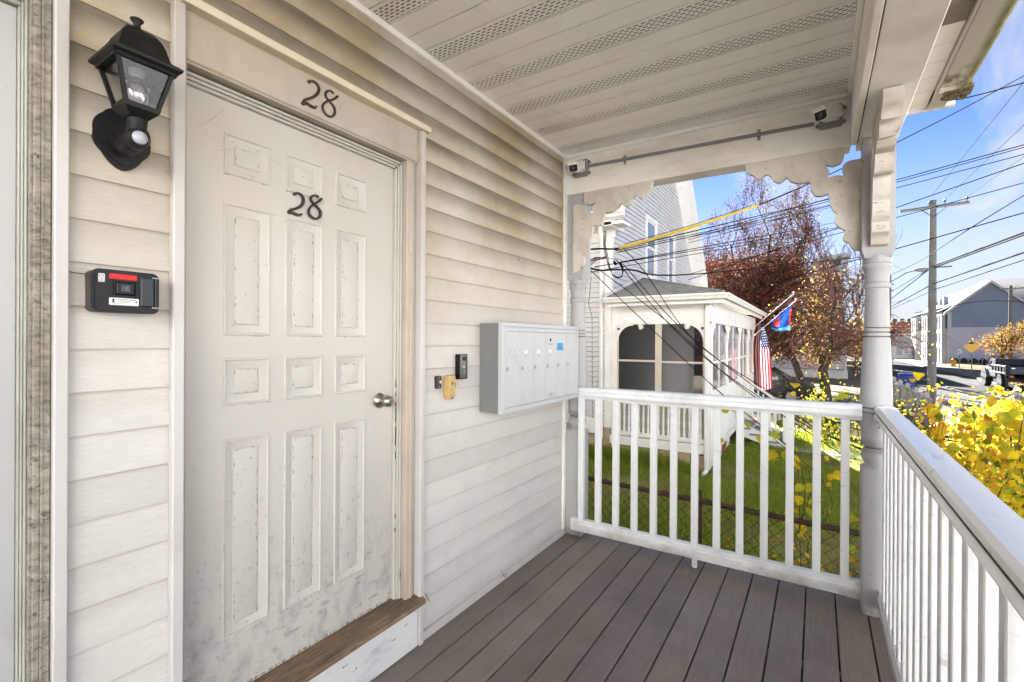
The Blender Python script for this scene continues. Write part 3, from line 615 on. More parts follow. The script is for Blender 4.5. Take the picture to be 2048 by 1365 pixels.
MB().lathe([(.018, 2.190), (.017, 2.178), (.013, 2.174), (.013, 2.168), (.0, 2.168)], (LC[0], LC[1], 0), 'z', 20).build('bulb_socket', M_mailside, lan)
MB().lathe([(.012, 2.170), (.015, 2.160), (.023, 2.146), (.0275, 2.130), (.0265, 2.114), (.018, 2.100), (.006, 2.095), (0, 2.0945)], (LC[0], LC[1], 0), 'z', 24).build('bulb', M_bulb, lan, 60)
# ---- key box
kbx = thing('key_box', 'small black lidded key box with a red tape strip below the lantern', 'key box', (.0, .52, 1.61))
V1 = rrect(.452, .600, 1.556, 1.668, .016); n = len(V1)
MB().prism(V1, 'x', .006, .052).build('case', M_plastic2, kbx)
m = MB(); P0 = rrect(.4505, .6015, 1.5545, 1.6695, .017); m.prism(P0, 'x', .052, .060); m.build('rim', M_plastic, kbx)
MB().prism(rrect(.4575, .5945, 1.5615, 1.6625, .012), 'x', .060, .0625).build('face', M_plastic, kbx)
MB().box(.0605, .068, .5555, .588, 1.574, 1.655, .003).build('slide_cover', mat('slate_plastic', (.012, .017, .026), .4, .08, 30), kbx)
MB().tube([(.062, .594, 1.575), (.062, .594, 1.654)], .0055, 10).build('hinge', M_plastic, kbx)
hp = MB(); hp.box(.062, .067, .583, .600, 1.6545, 1.6575, .001).box(.062, .067, .583, .600, 1.5705, 1.5735, .001).build('hinge_pin', M_steel, kbx)
MB().box(.0625, .0645, .4865, .5475, 1.6445, 1.6585, .0008).build('red_tape', M_red, kbx)
bt = MB(); bt.box(.0625, .067, .4965, .4985, 1.600, 1.642, .0008).box(.0625, .067, .5445, .5465, 1.600, 1.642, .0008).box(.0625, .069, .500, .543, 1.602, 1.638, .004); bt = bt.build('latch', M_plastic, kbx)
MB().box(.0691, .0693, .511, .531, 1.612, 1.629).build('logo_field', mat('logo_field', (.03, .045, .065), .4, 0, 1), bt, 0)
MB().prism([(.5195, 1.6205), (.5255, 1.6262), (.5265, 1.6255), (.5213, 1.6205), (.5265, 1.6155), (.5255, 1.6148)], 'x', .0693, .0697).build('logo', mat('logo_line', (.16, .19, .22), .5, 0, 1), bt, 0)
st = MB(); st.prism(rrect(.4865, .5525, 1.575, 1.5945, .003), 'x', .0625, .0631); st = st.build('sticker', M_sticker, kbx)
lg = MB(); lg.add([(.0634, y, z) for y, z in ((.4935, 1.5915), (.5000, 1.5915), (.4965, 1.5865), (.5000, 1.5815), (.4935, 1.5815))], [(0, 1, 2), (0, 2, 4), (2, 3, 4)])
rng = random.Random(5)
for z, h, a, b in ((1.5903, .0016, .507, .542), (1.5868, .0011, .507, .536), (1.5838, .0011, .507, .531), (1.5795, .0007, .493, .542)):
    y = a
    while y < b: q = rng.uniform(.0012, .0032); lg.box(.0632, .0634, y, y+q, z-h/2, z+h/2); y += q+.0009
lg.box(.0632, .0634, .5445, .549, 1.583, 1.587)
lg.build('print', M_ink, st, 0)
st = MB(); st.prism(rrect(.4640, .4775, 1.634, 1.6565, .002), 'x', .0625, .0631); st = st.build('sticker', M_sticker, kbx)
lg = MB()
for (cy_, cz_, r_) in ((.4705, 1.6505, .0045), (.469, 1.6385, .0028), (.4738, 1.6385, .0028)):
    P = [(.0633, cy_+r_*math.cos(2*math.pi*k/20), cz_+r_*math.sin(2*math.pi*k/20)) for k in range(21)]; lg.tube(P[3:20] if r_ < .004 else P, .00045, 4)
lg.box(.0632, .0634, .4705-.003, .4705+.003, 1.650, 1.651).box(.0632, .0634, .4665, .4755, 1.6435, 1.6442)
lg.build('print', M_ink, st, 0)
MB().tube([at(u, v, 'x', .019) for u, v in ((127, 538), (135, 543), (150, 546), (174, 549))], .0012, 6).build('cord', M_plastic, kbx)
# ---- mailbox bank
mb = thing('mailbox_bank', 'pale grey bank of six wall mailboxes with a blue tape label', 'mailbox', (.0, 2.7, 1.33))
y0, y1, z0, z1 = 2.200, 3.195, 1.072, 1.588
MB().box(.010, .150, y0+.003, y1-.003, z0+.006, z1-.006, .003).build('case', M_mailside, mb)
MB().box(.1505, .1635, y0+.035, y1-.025, 1.104, 1.536).build('door_back', M_mail, mb)
f_ = MB(); f_.box(.142, .170, y0, y1, z1-.024, z1, .002).box(.142, .170, y0, y1, z0, z0+.030, .002).box(.142, .170, y0, y0+.034, z0+.030, z1-.024, .0015).box(.142, .170, y1-.024, y1, z0+.030, z1-.024, .0015)
f_.build('front_frame', M_mail, mb)
MB().box(.145, .163, y0+.0345, y1-.0245, 1.538, 1.5635, .001).build('top_flap', M_mail, mb)
DV = [2.2355, 2.387, 2.545, 2.699, 2.852, 3.011, 3.1705]
for k in range(6):
    a, b = DV[k]+.0008, DV[k+1]-.0008
    dm = MB(); dm.box(.145, .166, a, b, 1.1035, 1.5365, .0015); dm.box(.160, .1685, a+.001, a+.006, 1.105, 1.535, .001); dm = dm.build('mailbox_door', M_mail, mb)
    yl = (2.259, 2.422, 2.571, 2.734, 2.883, 3.036)[k]
    MB().lathe([(0, 0), (.013, 0), (.0125, .004), (.008, .005), (.0075, .0035), (0, .0035)], (.166, yl, 1.322), 'x', 18).build('lock', M_steel, dm)
    yc = a+.070
    sf = MB(); sf.box(.166, .1676, yc-.030, yc+.030, 1.4290, 1.4315).box(.166, .1676, yc-.030, yc-.0285, 1.4055, 1.429).box(.166, .1676, yc+.0265, yc+.030, 1.4055, 1.429).box(.166, .1676, yc-.030, yc+.030, 1.4035, 1.4055); sf.build('name_slot', M_mail if k in (2,) else mat('slot_frame', (.45, .45, .45), .5) if not bpy.data.materials.get('slot_frame') else bpy.data.materials['slot_frame'], dm, 0)
    if k in (1, 2, 3): MB().box(.166, .1668, yc-.027, yc+.026, 1.406, 1.4285).build('name_card', M_sticker, dm, 0)
    nm = MB(); nm.box(.166, .1667, yc-.006, yc-.0045, 1.386, 1.397).box(.166, .1667, yc+.002, yc+.008, 1.3955, 1.397).box(.166, .1667, yc+.0065, yc+.008, 1.386, 1.397).box(.166, .1667, yc-.006, yc+.008, 1.386, 1.3874); nm.build('flat_print', M_greyink, dm, 0)
    if k == 3:
        MB().lathe([(0, 0), (.0105, 0), (.0105, .0012), (0, .0012)], (.166, 2.774, 1.4905), 'x', 18).build('eye_hole', M_ink, dm)
        dec = MB(); rng = random.Random(8)
        dec.add([(.1666, y, z) for y, z in ((2.752, 1.462), (2.765, 1.468), (2.772, 1.464), (2.768, 1.457), (2.760, 1.458))], [(0, 1, 2, 3, 4)])
        for q in range(4): P = [(.1666, 2.781+q*.006+.003*math.cos(t), 1.4635+.0045*math.sin(t)) for t in np.linspace(.6, 5.6, 10)]; dec.tube(P, .0007, 4)
        dec.box(.166, .1667, 2.776, 2.802, 1.454, 1.4552); dec.build('decal', M_greyink, dm, 0)
        text('lettering', 'U.S. MAIL', .0135, (.1664, 2.782, 1.137), FX, M_greyink, dm, .0002)
        pl_ = MB()
        for q in range(4): pl_.box(.166, .1667, 2.762, 2.802, 1.1275-q*.0045, 1.1285-q*.0045)
        pl_.build('fine_print', M_greyink, dm, 0)
    if k == 4:
        tp = MB(); tp.box(.166, .1672, 2.868, 2.952, 1.436, 1.470, .0003).box(.166, .1676, 2.858, 2.962, 1.4215, 1.443, .0003); tp = tp.build('blue_tape', M_blue, dm)
        wr = MB(); rng = random.Random(2); y = 2.885
        while y < 2.94: q = rng.uniform(.003, .008); wr.box(.1676, .1678, y, y+q, 1.4275+rng.uniform(0, .002), 1.431); y += q+.002
        wr.build('handwriting', mat('blue_ink', (.02, .09, .25), .7, 0, 1), tp, 0)
    if k == 0: MB().box(.166, .1664, a+.098, a+.140, 1.345, 1.40).build('tape_residue', mat('tape_residue', (.48, .475, .465), .7, .15, 30), dm, 0)
# ---- doorbells
db = thing('video_doorbell', 'tall black video doorbell with a round button left of the mailboxes', 'doorbell', (.01, 2.02, 1.34), rz=0)
MB().prism(rrect(1.982, 2.054, 1.276, 1.410, .009), 'x', .014, .040).build('body', M_plastic, db, 30)
MB().prism(rrect(1.9865, 2.0495, 1.2805, 1.4055, .008), 'x', .040, .0425).build('face', M_lens, db, 30)
MB().lathe([(.0, 0), (.0115, 0), (.0105, .003), (.006, .0045), (0, .005)], (.0425, 2.022, 1.386), 'x', 20).build('lens', M_lens, db)
MB().lathe([(.0145, 0), (.0165, 0), (.0165, .0014), (.0145, .0014)], (.0425, 2.020, 1.317), 'x', 28).build('button_ring', mat('button_ring', (.12, .13, .15), .4), db)
MB().lathe([(0, 0), (.0143, 0), (.0135, .001), (0, .001)], (.0425, 2.020, 1.317), 'x', 28).build('button', M_plastic, db)
text('lettering', 'ZMI', .013, (.0428, 2.018, 1.342), FX, M_sticker, db, .0003)
def bell(y0, y1, z0, z1, m, label, r=.005):
    t = thing('doorbell', label, 'doorbell', (.01, (y0+y1)/2, (z0+z1)/2)); MB().prism(rrect(y0, y1, z0, z1, r), 'x', .012, .024).build('plate', m, t, 30)
    return t
b1 = bell(1.822, 1.862, 1.238, 1.303, M_brown, 'small brown doorbell plate nearest the door casing')
MB().lathe([(0, 0), (.008, 0), (.007, .006), (0, .007)], (.024, 1.851, 1.271), 'x', 16).build('button', M_cream, b1)
for z in (1.247, 1.294): MB().lathe([(0, 0), (.003, 0), (.0025, .0012), (0, .0012)], (.024, 1.845, z), 'x', 10).build('screw', M_steel, b1)
b2 = bell(1.938, 1.975, 1.234, 1.301, M_brown, 'small brown doorbell plate half hidden behind the gold one')
MB().lathe([(0, 0), (.008, 0), (.007, .006), (0, .007)], (.024, 1.967, 1.269), 'x', 16).build('button', M_cream, b2)
b3 = thing('doorbell', 'gold box shaped doorbell between the two brown ones', 'doorbell', (.01, 1.92, 1.24))
MB().box(.012, .052, 1.888, 1.940, 1.192, 1.302, .003).build('body', M_brass, b3)
MB().box(.0125, .048, 1.897, 1.931, 1.178, 1.195, .002).build('clip', M_brass, b3); MB().box(.0485, .0496, 1.918, 1.926, 1.181, 1.190).build('clip_slot', M_ink, b3, 0)
MB().lathe([(.008, 0), (.0095, 0), (.0095, .001), (.008, .001)], (.052, 1.914, 1.262), 'x', 20).build('button_ring', mat('brass_line', (.26, .16, .05), .5), b3)
pd_ = tag(MB().box(.013, .020, 1.982, 2.004, 1.235, 1.268, .002).build('wedge', M_cream), 'flat cream wedge under the black video doorbell', 'wedge')
MB().tube([(.0205, 1.999, 1.236), (.0205, 1.994, 1.262)], .0008, 5).build('wire', M_ink, pd_)
# ---- conduit and cameras on the end beam
BY = 3.289
con = thing('conduit', 'thin grey conduit running along the end beam between two cameras', 'conduit', (.9, BY, 2.77))
MB().tube([(.205, BY-.014, 2.781), (1.62, BY-.014, 2.752)], .0105, 10).build('pipe', M_grey, con)
for x in (.483, 1.333):
    z = 2.781-(x-.205)*.0205; c_ = MB(); c_.prism([(BY-.0275, z-.013), (BY-.0275, z+.013), (BY-.001, z+.013), (BY-.001, z-.013)], 'x', x-.009, x+.009)
    c_.box(x-.009, x+.009, BY-.004, BY-.0005, z-.034, z+.034, .001); c_ = c_.build('clip', M_grey, con)
    for q in (-.026, .026): MB().lathe([(0, 0), (.005, 0), (.004, -.004), (0, -.004)], (x, BY-.004, z+q), 'y', 10).build('screw', M_steel, c_)
def security(x, z, aim, label, flip=1):
    t = thing('security_camera', label, 'camera', (x, BY, z), 'bullet cameras under the porch ceiling')
    MB().box(x-.058, x+.058, BY-.034, BY-.001, z-.064, z+.064, .010).build('junction_box', M_grey, t)
    for sx in (-1, 1):
        for sz in (-1, 1): MB().lathe([(0, -.012), (.009, -.012), (.009, .008), (0, .008)], (x+sx*.064, BY-.012, z+sz*.040), 'y', 12).build('lug', M_grey, t)
    pl_ = MB(); pl_.box(x-.040, x+.040, BY-.044, BY-.034, z-.034, z+.052, .006); pl_ = pl_.build('mount_plate', M_camera, t)
    for sx in (-1, 1):
        for sz in (-1, 1): MB().lathe([(0, -.001), (.0055, -.001), (.0055, .001), (0, .001)], (x+sx*.029, BY-.0445, z+.009+sz*.032), 'y', 10).build('screw', M_ink, pl_)
    a = Vector((x, BY-.044, z)); d_ = Vector(aim).normalized(); b = a+Vector((0, -.035, -.005)); MB().tube([a, b], [.024, .021], 14).build('swivel', M_camera, t)
    rot = d_.to_track_quat('Y', 'Z').to_matrix()
    def place(mbx):
        mbx.v = [tuple(b+rot @ Vector(v)) for v in mbx.v]; return mbx
    prf = rrect(-.034, .034, -.031, .036, .016)
    q = MB(); q.prism(prf, 'y', -.055, .095); bo = place(q).build('body', M_camera, t, 30)
    q = MB(); q.prism(rrect(-.038, .038, .020, .041, .010), 'y', -.02, .112); place(q).build('sunshade', M_camera, bo, 30)
    q = MB(); q.prism(rrect(-.030, .030, -.027, .031, .015), 'y', .0955, .0985); place(q).build('bezel', M_lens, bo, 30)
    q = MB(); q.lathe([(0, 0), (.013, 0), (.0135, .002), (.010, .003), (.006, .0015), (0, .0012)], (0, .0985, 0), 'y', 20); place(q).build('lens', mat('lens_ring', (.06, .06, .07), .15, .1, 10, .6) if not bpy.data.materials.get('lens_ring') else bpy.data.materials['lens_ring'], bo)
    return t
security(.150, 2.772, (.10, -1, -.42), 'white bullet camera in the wall corner, pointing at the viewer')
security(1.700, 2.772, (-.62, -1, -.36), 'white bullet camera by the corner post, turned toward the door')

# ================================================================== GROUND, STREET
GZ = -1.06
M_dirt = mat('ground_soil', (.17, .14, .10), .95, .25, .6, .05, bump=.4, bs=8, layers=(((.10, .10, .045), .35, (1, 1, 1), .46, .66, .6),))
M_lawn = mat('lawn_soil', (.18, .175, .05), .95, .3, 1.2, .05, bump=.6, bs=30, layers=(((.12, .09, .05), 1.4, (1, 1, 1), .52, .70, .8),))
M_road = mat('asphalt', (.098, .098, .10), .95, .12, .7, .0, bump=.2, bs=60, layers=(((.125, .125, .125), .25, (1, .2, 1), .45, .65, .7), ((.03, .03, .03), 1.6, (1, .3, 1), .60, .66, .6), ((.03, .03, .03), .9, (3, .08, 1), .60, .63, .7)))
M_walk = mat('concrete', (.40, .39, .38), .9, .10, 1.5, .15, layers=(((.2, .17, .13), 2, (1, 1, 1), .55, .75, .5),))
M_straw = mat('dry_lawn', (.115, .085, .045), .95, .2, .8, .05, layers=(((.07, .065, .03), .5, (1, 1, 1), .5, .7, .6),))
M_line = mat('road_paint', (.24, .23, .20), .7, .12, 6, .2)
def sheet(name, x0, x1, y0, y1, z, m, label, parent=None):
    o = MB().quad((x0, y0, z), (x1, y0, z), (x1, y1, z), (x0, y1, z)).build(name, m, parent, 0)
    if parent is None: o['kind'] = 'structure'; o['label'] = label
    return o
sheet('ground', -900, 900, -900, 1500, GZ, M_dirt, 'bare soil and verge around the houses')
sheet('lawn', -9, 4.15, 3.55, 16.4, GZ+.006, M_lawn, 'shaded green side lawn beyond the chain link fence')
road = sheet('road', 5.55, 10.9, -12.9, 420, GZ+.010, M_road, 'grey asphalt street running away on the right')
for x in (7.62, 7.86): sheet('centre_line', x, x+.09, -12.8, 300, GZ+.0145, M_line, '', road)
sw = struct('sidewalk', 'pale concrete sidewalk across the street with its kerb')
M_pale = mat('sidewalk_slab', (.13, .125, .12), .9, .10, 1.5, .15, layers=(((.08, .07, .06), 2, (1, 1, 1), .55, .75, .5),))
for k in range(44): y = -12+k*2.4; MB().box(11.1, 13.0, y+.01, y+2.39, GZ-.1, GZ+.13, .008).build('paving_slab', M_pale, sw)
for k in range(36): y = -12+k*3.0; MB().box(10.9, 11.08, y, y+2.99, GZ-.1, GZ+.125, .02).build('kerb_stone', mat('granite', (.15, .145, .14), .8, .1, 20) if not bpy.data.materials.get('granite') else bpy.data.materials['granite'], sw)
sheet('dry_grass', 13.01, 60, 34, 74, GZ+.10, M_straw, 'straw coloured grass in front of the blue grey rowhouse')
path = struct('path', 'concrete path from the street to the neighbour steps')
for k in range(4): MB().box(1.05+k*.8, 1.84+k*.8, 12.9-.08*k, 14.0-.08*k, GZ-.1, GZ+.02, .008).build('paving_slab', M_walk, path)
nsw = struct('pavement', 'leaf strewn near pavement beside the picket fence')
for k in range(26): y = -14+k*1.6; MB().box(4.55, 5.2, y+.008, y+1.59, GZ-.1, GZ+.02, .008).build('paving_slab', M_pale, nsw)
# grass blades, fallen leaves
def fast_mesh(name, V, F4, mats, mi=None):
    me = bpy.data.meshes.new(name); V = np.asarray(V, np.float32); F = np.asarray(F4, np.int32); k = F.shape[1]
    me.vertices.add(len(V)); me.vertices.foreach_set('co', V.ravel()); me.loops.add(F.size); me.loops.foreach_set('vertex_index', F.ravel())
    me.polygons.add(len(F)); me.polygons.foreach_set('loop_start', np.arange(0, F.size, k, dtype=np.int32)); me.polygons.foreach_set('loop_total', np.full(len(F), k, np.int32))
    for m in (mats if isinstance(mats, (list, tuple)) else [mats]): me.materials.append(m)
    if mi is not None: me.polygons.foreach_set('material_index', np.asarray(mi, np.int32))
    me.update(calc_edges=True); me.validate(); return me
def leaf_mat(name, col, tr=.45): return mat(name, col, .7, .18, 30, .08, trans=tr)
G1 = leaf_mat('grass_green', (.31, .37, .045), .48); G2 = leaf_mat('grass_dark', (.23, .35, .028), .48); G3 = leaf_mat('grass_straw', (.40, .32, .14), .4)
rs = np.random.RandomState(7)
def blades(n, xr, yr, hr, seed, name, label, clump=0.0):
    rs = np.random.RandomState(seed); x = rs.uniform(*xr, n); y = rs.uniform(*yr, n)
    dens = np.sin(x*1.9+1.3*np.sin(y*1.1))+np.sin(y*2.3+1.7*np.sin(x*.9)); keep = rs.rand(n) < np.clip(.70+.40*dens, .12, 1); x, y, dens = x[keep], y[keep], dens[keep]; n = len(x)
    h = rs.uniform(*hr, n)*(1+.35*np.clip(dens, -1, 1)); a = rs.uniform(0, 2*np.pi, n); wd = rs.uniform(.003, .007, n); ln = rs.uniform(.15, .8, n)*h; b = rs.uniform(0, 2*np.pi, n)
    base = np.stack([x, y, np.full(n, GZ+.004)], 1); s_ = np.stack([np.cos(a), np.sin(a), 0*a], 1)*wd[:, None]; t = np.stack([np.cos(b)*ln, np.sin(b)*ln, h], 1)
    mid = base+t*.5*np.array([.6, .6, 1.15]); V = np.stack([base-s_, base+s_, mid+s_*.8, mid-s_*.8, base+t, base+t], 1)
    V = np.concatenate([V[:, :5].reshape(-1, 3)]); i = np.arange(n)*5
    F = np.concatenate([np.stack([i, i+1, i+2], 1), np.stack([i, i+2, i+3], 1), np.stack([i+3, i+2, i+4], 1)]); c = rs.choice(3, n, p=(.52, .34, .14)); mi = np.tile(c, 3)
    o = put(name, fast_mesh(name, V, F, [G1, G2, G3], mi)); tag(o, label, None, None, 'stuff'); return o
blades(150000, (-3.6, 3.3), (4.2, 15.5), (.045, .10), 11, 'grass', 'short green lawn grass behind the chain link fence')
blades(5000, (-2.6, -.3), (9.45, 9.70), (.12, .30), 12, 'weeds', 'tall tufts of grass along the neighbour porch skirting')
def litter(n, xr, yr, seed, name, label, mats, sz=(.03, .06), z=GZ+.02, dz=.05, tilt=.5):
    rs = np.random.RandomState(seed); x = rs.uniform(*xr, n); y = rs.uniform(*yr, n); a = rs.uniform(0, 6.28, n); s_ = rs.uniform(*sz, n); zz = z+rs.uniform(0, dz, n)
    u = np.stack([np.cos(a), np.sin(a), rs.uniform(-tilt, tilt, n)], 1)*s_[:, None]; v = np.stack([-np.sin(a), np.cos(a), rs.uniform(-tilt, tilt, n)], 1)*s_[:, None]*.8; c = np.stack([x, y, zz], 1)
    V = np.stack([c-u, c-v*.8+u*.2, c+u, c+v*.8+u*.2], 1).reshape(-1, 3); F = np.arange(4*n).reshape(-1, 4)
    return tag(put(name, fast_mesh(name, V, F, mats, rs.randint(0, len(mats), n))), label, None, None, 'stuff')
L_y = leaf_mat('leaf_yellow', (.60, .44, .03)); L_o = leaf_mat('leaf_amber', (.50, .27, .03)); L_b = mat('leaf_brown', (.16, .085, .04), .8, .3, 20, .1); L_g = leaf_mat('leaf_lime', (.36, .38, .035)); L_dg = leaf_mat('leaf_green', (.12, .17, .025))
litter(900, (.2, 4.3), (3.7, 6.4), 3, 'fallen_leaves', 'yellow and brown fallen leaves below the chain link fence', [L_b, L_b, L_y, L_o], (.03, .055))
litter(750, (-3, 3.6), (4.3, 13), 4, 'fallen_leaves', 'scattered dry leaves on the lawn', [L_b, L_o], (.02, .04), GZ+.05)
litter(2600, (4.3, 5.9), (10, 34), 5, 'fallen_leaves', 'brown leaf litter along the near road edge', [L_b, L_b, L_b, L_o], (.03, .06))

# ================================================================== CHAIN LINK FENCE
M_rust = mat('rusty_steel', (.075, .038, .028), .8, .35, 25, .3, bump=.3, bs=60, layers=(((.16, .09, .07), 30, (1, 1, 1), .55, .68, .6),))
fence = thing('chain_link_fence', 'rusty chain link fence with a pipe top rail behind the porch', 'fence', (.8, 4.3, GZ))
fa, fb, ft = Vector((-5.0, 4.72, .15)), Vector((4.0, 3.93, .15)), .15
def fp(t): return fa.lerp(fb, t)
FL = (fb-fa).length; fdir = (fb-fa).normalized()
MB().tube([fa, fb], .021, 10).build('top_rail', M_rust, fence)
for d_ in (2.4, 5.83, 8.25): p = fa+fdir*d_; MB().tube([(p.x, p.y+.03, GZ-.1), (p.x, p.y+.03, .20)], .026, 10).build('fence_post', M_rust, fence); MB().lathe([(.028, .19), (.026, .215), (.012, .235), (0, .238)], (p.x, p.y+.03, 0), 'z', 10).build('post_cap', M_rust, fence)
ch = MB(); PW = .047; nrows = int((ft-GZ-.03)/(PW)); k = 0; d_ = 0.0
nn = Vector((-fdir.y, fdir.x, 0))
while d_ < FL-PW:
    for sgn in (0,):
        pts = []
        for q in range(nrows*1+2):
            s_ = d_+(PW/2 if q % 2 else 0)+(PW/2); off = .004*(1 if q % 2 else -1)
            pts.append(fa+fdir*(d_+(PW if (q+k) % 2 else 0))+Vector((0, 0, -q*PW*.98+.035))+nn*off)
        ch.tube(pts, .003, 3, False)
    d_ += PW; k += 1
ch.build('wire_mesh', mat('rusty_wire', (.055, .032, .024), .8, .3, 25, .3), fence, 0)['kind'] = 'stuff'

# ================================================================== NEIGHBOUR HOUSE
M_nv = mat('neighbour_vinyl', (.60, .605, .61), .55, .04, 1.5, .3, layers=(((.48, .46, .42), 2, (1, 1, .4), .5, .75, .4), ((.13, .125, .12), 6, (1, 1, 1), .05, .3, .8, 'Q', -.36, .1075)))  # last layer paints dark gap-shadow lines between the siding courses
M_nw = mat('neighbour_white', (.80, .79, .765), .5, .04, 3, .35, layers=(((.50, .46, .40), 5, (1, 1, .4), .55, .78, .4),))
M_gap = mat('panel_back', (.42, .40, .36), .8, .05, 2)
M_stone = mat('foundation', (.40, .33, .22), .9, .2, 3, .1, bump=.6, bs=12, layers=(((.30, .30, .29), 2, (1, 1, 1), .5, .6, .8),))
M_beige = mat('skirting_boards', (.43, .33, .22), .8, .08, 5, .15, layers=(((.25, .18, .11), 8, (1, 1, .3), .55, .75, .5),))
M_pane = mat('window_pane', (.17, .20, .235), .08, .15, .8, .6)
M_scr = mat('insect_screen', (.021, .023, .026), .9, .1, 4, .0, alpha=.62)
M_gsh = mat('grey_shingles', (.30, .30, .275), .9, .3, 9, .1, bump=.5, bs=25, layers=(((.17, .17, .16), 6, (1, 3, 1), .5, .65, .7),))
nb = thing('neighbour_house', 'white gabled house next door with two tall upper windows', 'house', (-6, 13.8, GZ))
NX, NY0, NY1, EX = -2.1, 9.75, 17.8, .1075
apex_y, apex_z, slope = 13.23, 8.65, 1.13
def roofz(y): return apex_z-abs(y-apex_y)*slope
MB().box(-13, NX-.03, NY0+.03, NY1-.03, GZ-.2, 3.75).prism([(NY0+.03, 3.7), (NY1-.03, 3.7), (apex_y, apex_z-.12)], 'x', -13, NX-.03).build('shell', M_nv, nb)
MB().box(-13.0, NX+.0, NY0-.005, NY1, GZ-.3, -.37).build('foundation', M_stone, nb)
wins = [(12.10, 13.10, 3.12, 4.74), (14.20, 15.05, 3.12, 4.74)]
prof_cache = {}
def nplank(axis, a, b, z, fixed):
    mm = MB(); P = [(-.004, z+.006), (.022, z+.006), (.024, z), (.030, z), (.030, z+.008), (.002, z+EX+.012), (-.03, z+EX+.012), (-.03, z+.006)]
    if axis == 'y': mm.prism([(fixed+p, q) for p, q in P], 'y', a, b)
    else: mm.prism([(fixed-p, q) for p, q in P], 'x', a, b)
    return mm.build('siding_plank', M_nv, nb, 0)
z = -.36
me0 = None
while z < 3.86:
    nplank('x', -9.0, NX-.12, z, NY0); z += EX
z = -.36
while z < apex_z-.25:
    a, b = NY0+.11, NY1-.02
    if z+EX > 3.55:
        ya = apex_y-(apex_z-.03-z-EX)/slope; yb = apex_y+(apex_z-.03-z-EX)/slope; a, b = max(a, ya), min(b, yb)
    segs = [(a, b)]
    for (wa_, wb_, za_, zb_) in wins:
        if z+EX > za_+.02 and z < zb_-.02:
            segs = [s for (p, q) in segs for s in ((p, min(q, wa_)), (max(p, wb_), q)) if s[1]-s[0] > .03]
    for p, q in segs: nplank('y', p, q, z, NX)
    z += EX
MB().box(NX-.14, NX+.02, NY0-.022, NY0+.11, -.38, 3.9, .006).build('corner_board', M_nw, nb)
MB().box(NX-.02, NX+.02, NY1-.10, NY1+.02, -.38, 3.8, .006).build('corner_board', M_nw, nb)
dsx = NX-.19
MB().tube([(dsx+.10, NY0-.40, 4.0), (dsx+.08, NY0-.36, 3.88), (dsx, NY0-.07, 3.60), (dsx, NY0-.06, 3.4), (dsx, NY0-.06, -.62)], .048, 8).build('downspout', M_nw, nb, 60)
# roof, rakes, eave returns, gutters
for sgn in (-1, 1):
    e = (4.05 if sgn < 0 else 4.75)*sgn; OV = .43
    ae = abs(e); P = [(apex_y, apex_z+.10), (apex_y+e, apex_z+.10-ae*slope), (apex_y+e, apex_z+.26-ae*slope), (apex_y, apex_z+.28)]
    MB().prism(P, 'x', -13.3, NX+OV-.02).build('roof', M_gsh, nb)
    MB().prism([(apex_y, apex_z-.02), (apex_y+e, apex_z-.02-ae*slope), (apex_y+e, apex_z+.27-ae*slope), (apex_y, apex_z+.29)], 'x', NX+OV-.02, NX+OV+.015).build('rake_board', M_nw, nb)
    MB().prism([(apex_y, apex_z-.0), (apex_y+e, apex_z-.0-ae*slope), (apex_y+e, apex_z+.03-ae*slope), (apex_y, apex_z+.03)], 'x', NX+.0, NX+OV-.02).build('rake_soffit', M_nw, nb)
    MB().prism([(apex_y, apex_z-.10), (apex_y+e*.92, apex_z-.10-ae*.92*slope), (apex_y+e*.92, apex_z-.0-ae*.92*slope), (apex_y, apex_z-.0)], 'x', NX+.0, NX+.035).build('frieze_board', M_nw, nb)
MB().box(-13.2, NX+OV-.02, NY0-.42, NY0+.0, 3.88, 3.94).box(-13.2, NX+.1, NY0-.025, NY0, 3.70, 3.90).build('eave_soffit', M_nw, nb)
MB().prism([(NY0-.42, 3.98), (NY0-.50, 4.02), (NY0-.53, 4.10), (NY0-.56, 4.22), (NY0-.42, 4.24)], 'x', -13.2, NX+OV+.02).build('gutter', M_nw, nb)
MB().box(NX-.0, NX+.16, NY0-.42, NY0+.30, 3.86, 4.02).build('eave_return', M_nw, nb); MB().box(NX-.0, NX+.30, NY1-.50, NY1+.45, 3.48, 3.66).build('eave_return', M_nw, nb)
for (ya, yb, za, zb_) in wins:
    f_ = MB(); f_.box(NX-.03, NX+.045, ya, ya+.11, za, zb_, .006).box(NX-.03, NX+.045, yb-.11, yb, za, zb_, .006).box(NX-.03, NX+.047, ya-.02, yb+.02, zb_-.11, zb_+.01, .006).box(NX-.03, NX+.06, ya-.03, yb+.03, za-.02, za+.06, .006)
    f_ = f_.build('window', M_nw, nb); zm = (za+zb_)/2
    for (p, q, x) in ((za+.06, zm+.02, NX-.012), (zm-.02, zb_-.11, NX+.008)):
        s_ = MB(); s_.box(x-.02, x+.012, ya+.11, ya+.155, p, q).box(x-.02, x+.012, yb-.155, yb-.11, p, q).box(x-.02, x+.0125, ya+.155, yb-.155, p, p+.05).box(x-.02, x+.0125, ya+.155, yb-.155, q-.045, q); s_.build('sash', M_nw, f_)
        MB().box(x-.012, x-.004, ya+.15, yb-.15, p+.045, q-.04).build('pane', M_pane, f_)
MB().box(NX-.62, NX-.30, NY0-.09, NY0-.0, -.52, -.20, .015).build('utility_box', M_nw, nb)
MB().tube([(NX-.44, NY0-.022, 2.9), (NX-.50, NY0-.03, 2.3), (NX-.42, NY0-.022, 2.0), (NX-.41, NY0-.022, 1.0), (NX-.40, NY0-.022, -.2)], .006, 5).build('service_cable', M_plastic, nb)

